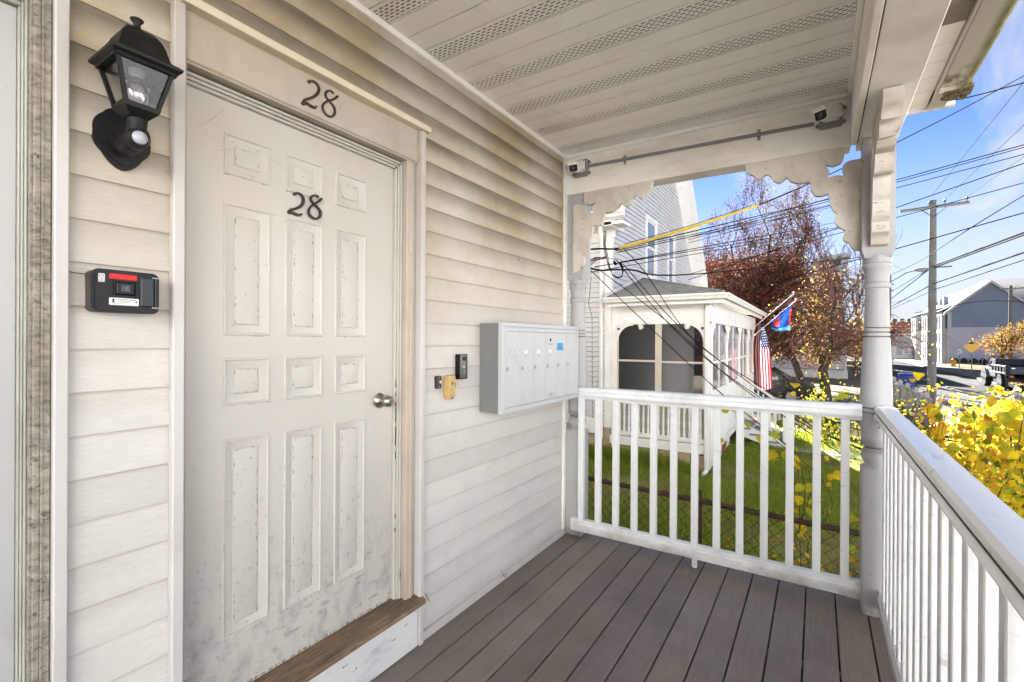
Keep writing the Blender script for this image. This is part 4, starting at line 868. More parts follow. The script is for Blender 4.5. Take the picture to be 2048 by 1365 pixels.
# ---- enclosed front porch
npo = thing('enclosed_porch', 'white screened front porch of the house next door with hipped grey roof', 'porch', (-1.1, 13, GZ))
PX1, PY0, PY1 = -.11, 9.75, 16.85
# hipped roof in courses of shingle
A0, A1 = Vector((NX+.01, 11.85, 3.05)), Vector((NX+.01, 14.75, 3.05)); C0, C1, C2, C3 = Vector((NX+.01, 9.42, 2.385)), Vector((.20, 9.42, 2.385)), Vector((.20, 17.18, 2.385)), Vector((NX+.01, 17.18, 2.385))
def courses(name, bl, br, tl, tr, n):
    m = MB()
    for k in range(n):
        a, b = k/n, (k+1)/n+.02; b = min(b, 1); nrm = ((br-bl).cross(tl-bl)).normalized(); nrm = nrm if nrm.z > 0 else -nrm
        p0, p1, p2, p3 = bl.lerp(tl, a), br.lerp(tr, a), br.lerp(tr, b), bl.lerp(tl, b); u = nrm*.012
        m.add([p0+u, p1+u, p2+nrm*.002, p3+nrm*.002, p0, p1], [(0, 1, 2, 3), (4, 5, 1, 0)])
    return m.build(name, M_gsh, npo, 0)
courses('roof_slope', C0, C1, A0, A0+Vector((.03, 0, 0)), 15); courses('roof_slope', C1, C2, A0, A1, 15); courses('roof_slope', C2, C3, A1+Vector((.03, 0, 0)), A1, 15)
MB().tube([A0+Vector((0, 0, .02)), C1+Vector((0, 0, .02))], .02, 6).build('hip_ridge', M_gsh, npo)
MB().prism([(9.42-.02, 2.40), (A0.y, 3.08), (A0.y, 3.14), (9.42-.02, 2.46)], 'x', NX+.012, NX+.035).build('flashing', M_nw, npo)
MB().box(NX+.02, .15, 9.50, 17.1, 2.352, 2.378).build('soffit', M_nw, npo)
gp = [(0, 2.34), (.05, 2.30), (.075, 2.30), (.085, 2.34), (.115, 2.37), (.115, 2.40), (.0, 2.40)]
MB().prism([(9.45-a, b-.02) for a, b in gp], 'x', NX-.02, .235).build('gutter', M_nw, npo); MB().prism([(.165+a, b-.02) for a, b in gp], 'y', 9.40, 17.2).build('gutter', M_nw, npo)
MB().box(NX+.03, .14, 9.475, 9.50, 2.20, 2.352).box(.12, .145, 9.50, 17.1, 2.20, 2.352).build('fascia', M_nw, npo)
MB().box(NX+.03, PX1+.08, PY0-.01, PY0+.09, 1.84, 2.22, .004).box(PX1-.03, PX1+.08, PY0+.09, PY1, 1.84, 2.22, .004).box(NX+.03, PX1+.10, PY0-.03, PY0-.01, 1.83, 1.865).build('frieze', M_nw, npo)
MB().box(NX+.35, -.96, PY0-.024, PY0-.011, 1.87, 1.99).build('frieze_patch', mat('bright_white', (.86, .86, .85), .5, .02), npo)
MB().box(NX+.0, PX1+.02, PY0+.03, PY1, -.62, -.52).build('floor', M_nw, npo)
MB().box(PX1-.085, PX1+.05, PY0-.03, PY0+.10, -.80, 2.22, .008).build('corner_post', M_nw, npo)
MB().box(NX+.02, NX+.14, PY0-.01, PY0+.10, -.80, 1.84, .006).build('corner_post', M_nw, npo)
# side opening: arched brackets, frames, screens
fx0, fx1 = NX+.14, PX1-.085; fm = -1.085
MB().box(fx0, fx1, PY0, PY0+.06, .40, .46, .004).box(fx0, fx0+.035, PY0+.012, PY0+.05, .46, 1.84).box(fx1-.035, fx1, PY0+.012, PY0+.05, .46, 1.84).box(fm-.065, fm+.065, PY0+.005, PY0+.05, .46, 1.84, .004).box(fx0+.035, fm-.065, PY0+.012, PY0+.05, 1.055, 1.095).box(fm+.065, fx1-.035, PY0+.012, PY0+.05, 1.045, 1.085).build('screen_frame', mat('screen_frame_paint', (.60, .53, .45), .5, .05, 5), npo)
for (a, b) in ((fx0+.03, fm-.06), (fm+.06, fx1-.03)):
    for (p, q) in ((.45, 1.06), (1.08, 1.845)): MB().box(a, b, PY0+.028, PY0+.031, p, q).build('screen', M_scr, npo, 0)
for s_, xe in ((1, fx0), (-1, fx1)):
    P = [(xe, 1.84), (xe, 1.46)]+[(xe+s_*(.030+.30*(1-math.cos(t))), 1.48+.325*math.sin(t)) for t in np.linspace(0, math.pi/2, 14)]+[(xe+s_*.40, 1.84)]
    MB().prism(P, 'y', PY0-.012, PY0+.004).build('arch_bracket', M_nw, npo, 40)
    MB().lathe([(0, 0), (.03, 0), (.03, -.003), (0, -.003)], (xe+s_*.04, PY0-.012, 1.74), 'y', 16).build('rosette', mat('rosette_dark', (.10, .09, .08), .8) if not bpy.data.materials.get('rosette_dark') else bpy.data.materials['rosette_dark'], npo)
for x in (NX+.66, -.52):
    s_ = MB(); s_.lathe([(0, -.02), (.05, -.02), (.055, .0), (0, .0)], (x, PY0-.01, 1.78), 'y', 14); s_.lathe([(0, -.02), (.02, -.02), (.026, .02), (.042, .06), (.044, .08), (.024, .10), (0, .105)], (x, PY0-.07, 1.745), 'z', 16); s_.build('flood_bulb', M_camera, npo, 50)
# knee wall with turned spindles
MB().box(fx0, fx1, PY0+.045, PY0+.06, -.50, .20).build('back_panel', M_gap, npo)
MB().box(fx0, fx1, PY0-.03, PY0+.045, .165, .225, .006).box(fx0, fx1, PY0-.01, PY0+.03, .225, .42, .006).build('hand_rail', M_nw, npo); MB().box(fx0, fx1, PY0-.02, PY0+.045, -.50, -.415, .006).build('foot_rail', M_nw, npo)
sp_ = MB(); sp_.lathe([(.026, 0), (.026, .09), (.018, .10), (.027, .115), (.016, .13), (.020, .20), (.026, .30), (.017, .315), (.026, .335), (.017, .35), (.022, .43), (.016, .46), (.026, .475), (.018, .49), (.026, .50), (.026, .58)], (0, 0, 0), 'z', 12); spm = sp_.mesh('spindle', M_nw, 50)
ns = 17
for k in range(ns): put('spindle', spm, npo, (fx0+.07+(fx1-fx0-.14)*k/(ns-1), PY0+.008, -.415))
MB().box(NX+.0, PX1+.06, PY0-.035, PY0+.02, -.70, -.52, .006).build('skirt_board', M_nw, npo)
for k in range(13): x = fx0-.02+k*.118; MB().box(x, x+.112, PY0+.0, PY0+.02, GZ-.05, -.70, .003).build('skirting_board', M_beige, npo)
for k in range(4):
    for j in range(5): x0_ = -.36+.075*0; MB().box(-.42+(k % 2)*.115+(.03 if j % 2 else 0), -.42+(k % 2)*.115+.108+(.03 if j % 2 else 0), PY0-.004, PY0+.03, GZ+.0+j*.066+.002, GZ+.062+j*.066, .003).build('brick', M_beige, npo) if k < 2 else None
MB().box(-.98, -.66, PY0-.12, PY0-.02, GZ-.05, -.86, .01).build('step_block', M_stone, npo)
ds = MB(); ds.box(PX1-.06, PX1+.015, PY0-.115, PY0-.045, -.98, 2.14, .006); ds.tube([(PX1-.022, PY0-.08, -.95), (PX1-.03, PY0-.10, -1.0), (PX1-.06, PY0-.22, -1.035)], .04, 8); ds.box(PX1-.075, PX1+.03, PY0-.08, PY0-.03, 1.95, 2.2, .02); ds.build('downspout', M_nw, npo)
# street front: posts, arched windows, clapboard apron
py = [9.85, 11.75, 13.75, 15.55, 16.78]
for y in py[1:]:
    MB().lathe([(.055, .52), (.055, .62), (.045, .64), (.05, .68), (.040, .9), (.036, 1.45), (.05, 1.48), (.04, 1.52), (.055, 1.56), (.055, 1.86)], (PX1, y, 0), 'z', 14).build('turned_post', M_nw, npo, 50)
for a, b in zip(py, py[1:]):
    a += .06; b -= .06
    f_ = MB(); f_.box(PX1-.03, PX1+.02, a, b, .46, .52, .004).box(PX1-.03, PX1+.02, a, a+.06, .52, 1.84).box(PX1-.03, PX1+.02, b-.06, b, .52, 1.84).box(PX1-.028, PX1+.012, a+.06, b-.06, 1.04, 1.09).box(PX1-.028, PX1+.012, (a+b)/2-.03, (a+b)/2+.03, .52, 1.84); f_ = f_.build('front_window', M_nw, npo)
    MB().box(PX1-.012, PX1-.006, a+.05, b-.05, .50, 1.84).build('pane', mat('porch_pane', (.24, .23, .24), .12, .5, 3, .6, layers=(((.30, .05, .08), 4, (1, 1, 1), .6, .66, .7), ((.5, .5, .5), 5, (1, 1, 1), .55, .62, .6))) if not bpy.data.materials.get('porch_pane') else bpy.data.materials['porch_pane'], f_, 0)
    for s_, ye in ((1, a), (-1, b)):
        P = [(ye, 1.84), (ye, 1.48)]+[(ye+s_*(.02+.26*(1-math.cos(t))), 1.50+.26*math.sin(t)) for t in np.linspace(0, math.pi/2, 8)]+[(ye+s_*.3, 1.84)]
        MB().prism(P, 'x', PX1+.02, PX1+.035).build('arch_bracket', M_nw, npo, 40)
for k in range(9): z = -.55+k*.115; MB().prism([(PX1-.02, z), (PX1+.045, z), (PX1+.045, z+.012), (PX1+.03, z+.118), (PX1-.02, z+.118)], 'y', PY0+.10, PY1).build('apron_board', M_nw, npo)
MB().box(PX1-.02, PX1+.05, PY0+.1, PY1, -.72, -.56, .005).build('skirt_board', M_nw, npo)
MB().box(PX1-.6, PX1-.1, PY0+.3, PY1, GZ-.1, -.6).build('under_floor', mat('underfloor_dark', (.08, .075, .07), .9), npo)
for y in (11.6, 13.6, 15.5): MB().box(PX1-.12, PX1+.02, y-.12, y+.12, GZ-.1, -.70).build('brick_pier', mat('pier_brick', (.22, .09, .06), .9, .2, 12) if not bpy.data.materials.get('pier_brick') else bpy.data.materials['pier_brick'], npo)
MB().box(PX1-.11, PX1-.04, PY0+.1, 12.6, GZ-.1, -.70).build('latticed_skirt', M_nw, npo)
# steps down to the path
stp = thing('porch_steps', 'white wooden steps with grey treads from the screened porch to the path', 'steps', (.5, 13.5, GZ))
for s_, y in (('a', 13.05), ('b', 14.35)):
    P = [(PX1+.05, -.50), (PX1+.05, -.82), (.70, GZ+.0), (1.02, GZ+.0), (1.02, GZ+.13)]
    for k in range(3): P = P
    MB().prism(P, 'y', y, y+.045).build('stringer', M_nw, stp)
M_tread = mat('tread_grey', (.24, .25, .26), .6, .1, 8)
for k in range(3):
    z = -.55-.135*(k+1)+.01; x = PX1+.05+.30*k
    MB().box(x, x+.33, 12.98, 14.44, z-.0, z+.035, .006).build('tread', M_tread, stp); MB().box(x+.28, x+.30, 13.1, 14.35, z-.13, z, .002).build('step_riser', M_nw, stp)
for y in (13.07, 14.37):
    MB().box(.95, 1.05, y-.05, y+.05, GZ, -.16, .006).build('newel', M_nw, stp); MB().lathe([(.075, 0), (.075, .02), (.05, .035), (.055, .06), (.07, .085), (.07, .10), (0, .115)], (1.0, y, -.16), 'z', 14).build('newel_cap', M_nw, stp)
    MB().prism([(PX1+.04, .42), (1.0, -.27), (1.0, -.19), (PX1+.04, .50)], 'y', y-.03, y+.03).build('hand_rail', M_nw, stp)
    for k in range(7): x = PX1+.16+k*.125; zt = .44-(x-PX1-.04)*.715; MB().box(x-.017, x+.017, y-.017, y+.017, zt-.62, zt).build('baluster', M_nw, stp)

# ================================================================== FLAGS
def uvgrid(name, fn, nu, nv, m, parent):
    V = []; F = []; UV = []
    for j in range(nv+1):
        for i in range(nu+1): V.append(fn(i/nu, j/nv))
    for j in range(nv):
        for i in range(nu): a = j*(nu+1)+i; F.append((a, a+1, a+nu+2, a+nu+1))
    me = bpy.data.meshes.new(name); me.from_pydata(V, [], F); uv = me.uv_layers.new(name='UVMap'); k = 0
    for f in F:
        for vi in f: i, j = vi % (nu+1), vi//(nu+1); uv.data[k].uv = (i/nu, j/nv); k += 1
    me.materials.append(m); me.polygons.foreach_set('use_smooth', [True]*len(F)); return put(name, me, parent)
def flag_mat():
    m = bpy.data.materials.new('flag_cloth'); m.use_nodes = True; t = m.node_tree; t.nodes.clear(); L = t.links.new
    out = N(t, 'ShaderNodeOutputMaterial'); uv = N(t, 'ShaderNodeUVMap'); s = N(t, 'ShaderNodeSeparateXYZ'); L(uv.outputs[0], s.inputs[0])
    def M(op, a, b=None):
        n = N(t, 'ShaderNodeMath', operation=op)
        for q, x in ((0, a), (1, b)):
            if x is None: continue
            if isinstance(x, (int, float)): n.inputs[q].default_value = x
            else: L(x, n.inputs[q])
        return n.outputs[0]
    u, v = s.outputs[0], s.outputs[1]            # u down the fly, v along the hoist (1 = top edge)
    stripe = M('LESS_THAN', M('MODULO', M('MULTIPLY', M('SUBTRACT', 1.0, v), 13.0), 2.0), 1.0)
    canton = M('MULTIPLY', M('LESS_THAN', u, .40), M('GREATER_THAN', v, 6/13))
    gu, gv = M('MULTIPLY', u, 11/.40), M('MULTIPLY', M('SUBTRACT', v, 6/13), 9*13/7)
    def cell(x): return M('SUBTRACT', M('FRACT', x), .5)
    par = M('MODULO', M('ADD', M('FLOOR', gu), M('FLOOR', gv)), 2.0)
    d = M('SQRT', M('ADD', M('POWER', cell(gu), 2.0), M('POWER', cell(gv), 2.0)))
    star = M('MULTIPLY', M('LESS_THAN', d, .30), M('LESS_THAN', par, .5))
    def mix(f, a, b):
        n = N(t, 'ShaderNodeMix', data_type='RGBA'); L(f, n.inputs[0])
        for q, x in ((6, a), (7, b)):
            if isinstance(x, tuple): n.inputs[q].default_value = x
            else: L(x, n.inputs[q])
        return n.outputs[2]
    c = mix(stripe, (.36, .35, .345, 1), (.24, .006, .018, 1)); cc_ = mix(star, (.008, .012, .055, 1), (.45, .45, .45, 1)); c = mix(canton, c, cc_)
    df = N(t, 'ShaderNodeBsdfDiffuse'); tl = N(t, 'ShaderNodeBsdfTranslucent'); ms = N(t, 'ShaderNodeMixShader', i_0=.35); L(c, df.inputs[0]); L(c, tl.inputs[0]); L(df.outputs[0], ms.inputs[1]); L(tl.outputs[0], ms.inputs[2]); L(ms.outputs[0], out.inputs[0]); return m
M_flag = flag_mat()
def flag_pole(t, base, tip):
    MB().tube([base, tip], .014, 8).build('flag_pole', M_nw, t); d = (tip-base).normalized()
    MB().lathe([(0, 0), (.025, .01), (.035, .035), (.025, .06), (0, .07)], tip, 'z', 12).build('finial', M_nw, t); MB().tube([base-d*.02, base+d*.1], .03, 8).build('bracket', M_nw, t)
b1_, t1_ = at(1506, 657, 'y', 16.4), at(1587, 588, 'y', 15.9)
b2_, t2_ = at(1506, 673, 'y', 16.0), at(1591, 602, 'y', 15.5)
usf = thing('flag', 'stars and stripes flag hanging limp from a slanted white pole', 'flag', b1_)
flag_pole(usf, b1_, t1_)
h0, h1 = b1_.lerp(t1_, .13), b1_.lerp(t1_, .27)
def usfn(u, v):
    top = h0.lerp(h1, v); w_ = .20+.42*min(1, u*2.2)**.8; c_ = at(1530, 700, 'y', 16.2); 
    x = (v-.5)*w_*.72; dep = .055*math.sin(v*9+u*2)*(.3+u)+.02*math.sin(v*21+u*5)
    z = -1.98*u-.10*math.sin(v*3.1)*u
    p = top.lerp(Vector(((h0.x+h1.x)/2+.10*u+x, (h0.y+h1.y)/2+dep+.10*(v-.5), (h0.z+h1.z)/2+z)), min(1, u*4+.12)); p.z = (h0.z*(1-v)+h1.z*v)*(max(0, 1-u*4))+((h0.z+h1.z)/2)*(min(1, u*4))+z
    return tuple(p)
uvgrid('flag_cloth', usfn, 40, 24, M_flag, usf)
M_bf = mat('team_blue', (.015, .07, .38), .7, .05, 6, .2, trans=.35); M_rf = mat('team_red', (.62, .06, .05), .7, .05, 6, .2, trans=.35); M_lf = mat('team_light_blue', (.10, .38, .75), .7, .05, 6, .2, trans=.35)
tf = thing('flag', 'small blue and red flag drooping from the lower slanted pole', 'flag', b2_); flag_pole(tf, b2_, t2_)
def tfn(u, v):
    a = b2_.lerp(t2_, .42+.50*v); droop = u*(.18+.62*v); wv = .05*math.sin(u*5+v*7)
    return (a.x+.04*u-.08*v*u, a.y+wv, a.z-droop-.05*math.sin(v*5)*u)
o = uvgrid('flag_cloth', tfn, 12, 20, M_bf, tf); o.data.materials.append(M_rf); o.data.materials.append(M_lf)
for p in o.data.polygons:
    i, j = p.index % 12, p.index//12
    if i >= 10: p.material_index = 2
    elif (3 <= j <= 8 and 2 <= i <= 7) or (j >= 18 and i > 1): p.material_index = 1

# ================================================================== CABLES
M_cable = mat('black_cable', (.012, .012, .013), .9, .2, 10, .05); M_thin = mat('grey_wire', (.05, .055, .065), .9, .2, 10, .05); M_yel = mat('yellow_sleeve', (.62, .40, .04), .5, .1, 10, .3)
def cable(pts, r, label, ext=(0, 0), sag=0.0, m=None, name='overhead_cable', group='overhead cables'):
    P = [Vector(p) for p in pts]
    if ext[0]: P.insert(0, P[0]+(P[0]-P[1])*ext[0])
    if ext[1]: P.append(P[-1]+(P[-1]-P[-2])*ext[1])
    if len(P) > 2 or sag:
        Q = []
        if len(P) == 2:
            for k in range(21): t = k/20; Q.append(P[0].lerp(P[1], t)-Vector((0, 0, sag*4*t*(1-t))))
        else:
            for i in range(len(P)-1):
                a, b, c_, e = P[max(i-1, 0)], P[i], P[i+1], P[min(i+2, len(P)-1)]
                for k in range(6): t = k/6; Q.append(.5*((2*b)+(c_-a)*t+(2*a-5*b+4*c_-e)*t*t+(3*b-a-3*c_+e)*t**3))
            Q.append(P[-1])
        P = Q
    return tag(MB().tube(P, r, 6).build(name, m or M_cable), label, 'cable', group)
# the drop with the yellow sleeve: from the house corner up to a pole out of view
ya = at(1237, 497, 'y', 4.6); yb = at(2048, 152, 'x', 5.3)
d_ = (yb-ya); 
def on_line(u):
    lo, hi = 0, 1
    for _ in range(40):
        mid_ = (lo+hi)/2; p = ya+d_*mid_; q = p-CAM; uu = 1024+FPX*q.dot(_r)/q.dot(_f)
        lo, hi = (mid_, hi) if uu < u else (lo, mid_)
    return ya+d_*lo
def drop_pt(u, dz=0.0):
    p = on_line(u); v = float(np.interp(u, (1237, 1300, 1400, 1516, 1620, 1700, 1790, 1920, 2048), (497, 480, 450, 411, 367, 330, 287, 221, 152))); q = p-CAM; dep = q.dot(_f); vv = 682.5-FPX*q.dot(_u)/dep
    return p-Vector((0, 0, (v-vv)*dep/FPX-dz))
cable([at(1170, 500, 'y', 3.9), at(1200, 498, 'y', 4.2)]+[drop_pt(u) for u in (1237, 1300, 1400, 1516, 1620, 1700, 1790, 1920, 2046)], .009, 'thick service drop that runs through the yellow sleeve', (0, 3))
ys = cable([drop_pt(u) for u in (1234, 1300, 1370, 1440, 1516)], .017, 'yellow plastic guard sleeve on the service drop', m=M_yel, name='cable_sleeve', group='cable fittings')
cable([drop_pt(1250, .028), drop_pt(1380, .024), drop_pt(1505, .026)], .004, 'thin black line lying on top of the yellow sleeve')
# fan of slack drops from the bundle at the wall corner, dipping below the railing
Bz = 3.95
fan = [([(1176, 536), (1300, 655), (1440, 785), (1560, 880)], 'slack cable leaving the corner bundle lowest of the fan'),
       ([(1196, 538), (1330, 640), (1470, 765), (1640, 880)], 'slack cable second lowest of the corner fan'),
       ([(1232, 520), (1330, 640), (1440, 740), (1600, 845), (1700, 890)], 'slack cable third of the corner fan, from the coil'),
       ([(1246, 528), (1345, 640), (1450, 730), (1620, 850), (1740, 905)], 'slack cable fourth of the corner fan, from the coil'),
       ([(1246, 496), (1290, 545), (1365, 655), (1440, 722), (1600, 815), (1740, 868)], 'slack cable highest of the corner fan, from the yellow sleeve')]
for k, (L_, lab) in enumerate(fan):
    n = len(L_); cable([at(u, v, 'y', Bz+.45+.05*k+.06*i) for i, (u, v) in enumerate(L_)], .0045, lab, (0, .25))
for k, (L_, lab) in enumerate([([(1745, 868), (1880, 873), (2048, 862)], 'low cable crossing behind the yellow leaves, upper'), ([(1745, 872), (1860, 876), (2048, 872)], 'low cable crossing behind the yellow leaves, second'), ([(1800, 864), (1960, 890), (2048, 888)], 'low cable crossing behind the yellow leaves, third'), ([(1810, 884), (1905, 897), (2048, 905)], 'low cable crossing behind the yellow leaves, lowest')]):
    cable([at(u, v, 'y', 5.6) for u, v in L_], .007, lab, (0, .5))
cable([at(1172, 533, 'y', 4.1), at(1200, 541, 'y', 4.25), at(1260, 540, 'y', 4.7), at(1400, 548, 'y', 6.5), at(1713, 516, 'y', 14)], .009, 'heavy cable sweeping from the corner bundle past the red tree', (0, .3))
for (a, b, lab, r) in (((1190, 534), (1658, 458), 'thin cable over the tree, lower of a pair', .006), ((1240, 525), (1658, 448), 'thin cable over the tree, upper of a pair', .006), ((1180, 545), (1640, 465), 'thin cable against the neighbour gable', .005),
                       ((1230, 500), (1658, 399), 'cable under the yellow sleeve, top of a bundle', .008), ((1232, 502), (1658, 411), 'cable under the yellow sleeve, second of a bundle', .005), ((1235, 505), (1658, 416), 'cable under the yellow sleeve, third of a bundle', .006)):
    cable([at(*a, 'y', 4.7), at(*b, 'y', 13)], r, lab, (0, .9), .10)
# wiring knot and coil hung from the corner
kn = thing('wire_bundle', 'tangled knot of black and copper wires at the house corner', 'wires', at(1175, 530, 'y', 3.9))
rng = random.Random(9); M_cop = mat('copper_wire', (.16, .07, .045), .6, .2, 20, .3)
for k in range(16):
    a = (1176+rng.uniform(-6, 6), 528+rng.uniform(-6, 8)); b = (1214+rng.uniform(-6, 3), 515+rng.uniform(-4, 4)) if k < 7 else (1160+rng.uniform(-3, 6), 540+rng.uniform(-6, 22))
    m_ = ((a[0]+b[0])/2+rng.uniform(-3, 3), (a[1]+b[1])/2-rng.uniform(1, 7)); MB().tube([at(*a, 'y', 3.95), at(*m_, 'y', 3.9), at(*b, 'y', 4.0)], .003, 5).build('wire', M_cop if k % 2 == 0 and k < 9 else M_cable, kn)
MB().tube([at(1160, 541, 'y', 3.5), at(1175, 532, 'y', 3.9)], .006, 6).build('hook', M_cable, kn)
co = thing('cable_coil', 'hanging loop of black cable in front of the neighbour corner', 'coil', at(1235, 540, 'y', 4.6))
for q in range(3):
    L_ = [(1208+q*2, 462), (1207+q*2, 490), (1212+q*2, 515), (1217+q*1.5, 535), (1225, 549+q), (1236, 555+q), (1244, 552+q), (1247-q, 542), (1243-q, 530), (1232, 520), (1216, 516)]
    MB().tube([at(u, v, 'y', 4.6+.01*q) for u, v in L_], .0035, 6).build('loop', M_cable, co)
MB().tube([at(1228, 523, 'y', 4.62), at(1232, 530, 'y', 4.62)], .014, 6).build('clamp', M_cable, co); MB().tube([at(1240, 525, 'y', 4.62), at(1246, 536, 'y', 4.62)], .012, 6).build('clamp', M_cable, co)

# ================================================================== UTILITY POLES
M_pole = mat('weathered_pole', (.155, .155, .15), .9, .15, 2, .1, bump=.4, bs=20, layers=(((.12, .10, .08), 6, (1, 1, .1), .5, .7, .6),)); M_arm = mat('crossarm', (.22, .215, .20), .85, .1, 3); M_ins = mat('insulator', (.10, .10, .11), .3)
def pole(x, y, h, label, arms=1, r=.145, armL=1.05, ayaw=0.1, cat='utility pole'):
    t = thing('utility_pole', label, cat, (x, y, GZ), 'utility poles along the street'); MB().tube([(x, y, GZ-.2), (x, y, h*.5), (x, y, h)], [r, r*.86, r*.72], 14).build('pole', M_pole, t)
    for k in range(arms):
        z = h-.28-.8*k; c_, s_ = math.cos(ayaw), math.sin(ayaw); a = Vector((x-armL*c_, y-.12-armL*s_, z-.06)); b = Vector((x+armL*c_, y-.12+armL*s_, z+.05))
        m = MB(); m.tube([a, b], .062, 4); m.build('crossarm', M_arm, t, 0)
        m = MB(); m.tube([a.lerp(b, .30), (x, y-.12, z-.42)], .018, 5); m.tube([a.lerp(b, .70), (x, y-.12, z-.42)], .018, 5); m.build('brace', M_ins, t, 0)
        for f in (.44, .66, .97): p = a.lerp(b, f); MB().lathe([(.012, .04), (.012, .12), (.045, .13), (.05, .16), (.03, .18), (.045, .20), (.03, .23), (0, .24)], p, 'z', 10).build('insulator', M_ins, t)
    return t
PX_, PY_ = 5.40, 24.6
up = pole(PX_, PY_, 7.05, 'tall grey utility pole with one crossarm beside the street')
MB().box(PX_-.02, PX_+.55, PY_-.18, PY_-.12, 4.38, 4.44).build('bracket_arm', M_arm, up)
pole(8.3, 78, 9.2, 'distant utility pole with two crossarms half hidden by the porch post', 2, .16, 1.5)
p2 = pole(16.6, 62, 6.8, 'utility pole in front of the blue grey rowhouse', 1, .17, 1.2, .6)
lp = thing('street_lamp', 'cobra head street lamp on a curved arm left of the tall pole', 'street lamp', (5.0, 34, GZ), None)
Lp = [at(u, v, 'y', 34) for u, v in ((1778, 566), (1795, 556), (1812, 546), (1832, 541))]; MB().tube([(Lp[0].x, 34, GZ), (Lp[0].x, 34, Lp[0].z+.4)], .11, 10).build('pole', M_pole, lp); MB().tube(Lp, .035, 8).build('arm', M_arm, lp)
MB().lathe([(0, -.32), (.06, -.28), (.11, -.1), (.12, .1), (.08, .28), (0, .33)], at(1843, 540, 'y', 34), 'x', 12).build('lamp_head', M_arm, lp)
# street lines: from the pole toward and past the viewer
def sl(a, b, r, lab, m=None, ya=PY_, xb=5.6, ext=(0, .5), sag=.0): cable([at(*a, 'y', ya), at(*b, 'x', xb)], r, lab, ext, sag, m)
sl((1866, 388), (2048, 164), .010, 'thin primary wire from the left end of the tall pole crossarm', M_thin, xb=5.3); sl((1892, 397), (2048, 250), .010, 'thin primary wire from the middle of the tall pole crossarm', M_thin, xb=5.8); sl((1938, 391), (2048, 313), .010, 'thin primary wire from the right end of the tall pole crossarm', M_thin, xb=6.4)
sl((1865, 533), (2048, 465), .030, 'thick telephone cable from the middle of the tall pole'); sl((1868, 536), (2048, 470), .022, 'thick telephone cable just under the thickest one'); sl((1866, 568), (2048, 505), .024, 'telephone cable below the thick pair on the tall pole'); sl((1868, 580), (2048, 520), .014, 'lowest telephone wire on the tall pole')
for a, b, r, lab in (((1793, 608), (1866, 568), .024, 'telephone cable continuing left of the tall pole'), ((1789, 616), (1868, 580), .014, 'lowest telephone wire left of the tall pole'), ((1780, 600), (1862, 536), .022, 'cable dropping left from the tall pole to the far line'), ((1781, 585), (1858, 538), .016, 'second cable dropping left from the tall pole')):
    cable([at(*a, 'y', 40), at(*b, 'y', PY_)], r, lab, (.6, 0))
for a, b, r, lab in (((1700, 386), (2048, 290), .012, 'heavy wire above the tall pole, upper of a close pair'), ((1700, 391), (2048, 295), .010, 'heavy wire above the tall pole, lower of a close pair'), ((1700, 401), (2048, 309), .010, 'wire just below the close pair'), ((1700, 448), (2048, 327), .012, 'wire passing the top of the tall pole'), ((1700, 461), (2048, 366), .010, 'wire crossing the crossarm of the tall pole'), ((1700, 524), (2048, 426), .014, 'wire crossing the tall pole below its crossarm')):
    cable([at(*a, 'y', 15), at(*b, 'x', 5.2)], r*.85, lab, (1.5, .6))
cable([at(1780, 551, 'y', 22), at(1840, 522, 'y', 18), at(1934, 461, 'y', 12), at(2048, 391, 'x', 5.2)], .009, 'slack wire dipping left across the tall pole', (.5, .5))
cable([at(1760, 215, 'y', 5), at(1923, 198, 'x', 3.6), at(2048, 166, 'x', 4.4)], .010, 'cable leaving the porch roof corner', (0, .8))
cable([at(1865, 620, 'y', 60), at(1960, 603, 'y', 60), at(2048, 604, 'y', 60)], .03, 'thin wire crossing the blue grey gable', (.4, .5), m=M_thin)

# ================================================================== TREES AND SHRUBS
def grow_tree(seed, base, H, r0, levels=4, spread=.55, up=.25, kids=(4, 5, 4, 4), lens=(.45, .5, .5, .55), start=.3, droop=0, lean=(0, 0), trunk_frac=.35, twist=.18, min_r=.004, sides=(8, 6, 4, 3, 3)):
    rg = random.Random(seed); mb_ = MB(); tips = []
    def go(p, d, L, r, lv):
        n = max(3, 6-lv); pts = [p]; rad = [r]; dirs = [d]; q = p.copy(); e = r*.42
        for i in range(n):
            d = (d+Vector((rg.gauss(0, twist), rg.gauss(0, twist), rg.gauss(0, twist*.6)+(up if lv else .12)*.35-droop*lv*.12))).normalized(); q = q+d*(L/n); pts.append(q.copy()); rad.append(max(min_r, r+(e-r)*(i+1)/n)); dirs.append(d)
        mb_.tube(pts, rad, sides[min(lv, 4)], lv == 0)
        if lv >= 2: tips.extend([(pts[i].lerp(pts[i+1], rg.random()), dirs[i]) for i in range(n)])
        if lv < levels:
            k = kids[min(lv, len(kids)-1)]
            for j in range(k):
                f = start+(1-start)*(j+rg.random()*.8)/k if lv == 0 else .25+.75*(j+rg.random())/k
                f = min(f, .999); i = int(f*n); pp = pts[i].lerp(pts[i+1], f*n-i); a = rg.uniform(0, 6.283); dd = dirs[i]
                side = dd.cross(Vector((math.cos(a), math.sin(a), .3))).normalized(); nd = (dd*(1-spread)+side*spread*1.2+Vector((0, 0, up*.4))).normalized()
                go(pp, nd, L*lens[min(lv, len(lens)-1)]*rg.uniform(.75, 1.2), max(min_r, rad[i]*.55), lv+1)
    go(Vector(base), Vector((lean[0], lean[1], 1)).normalized(), H, r0, 0)
    return mb_, tips
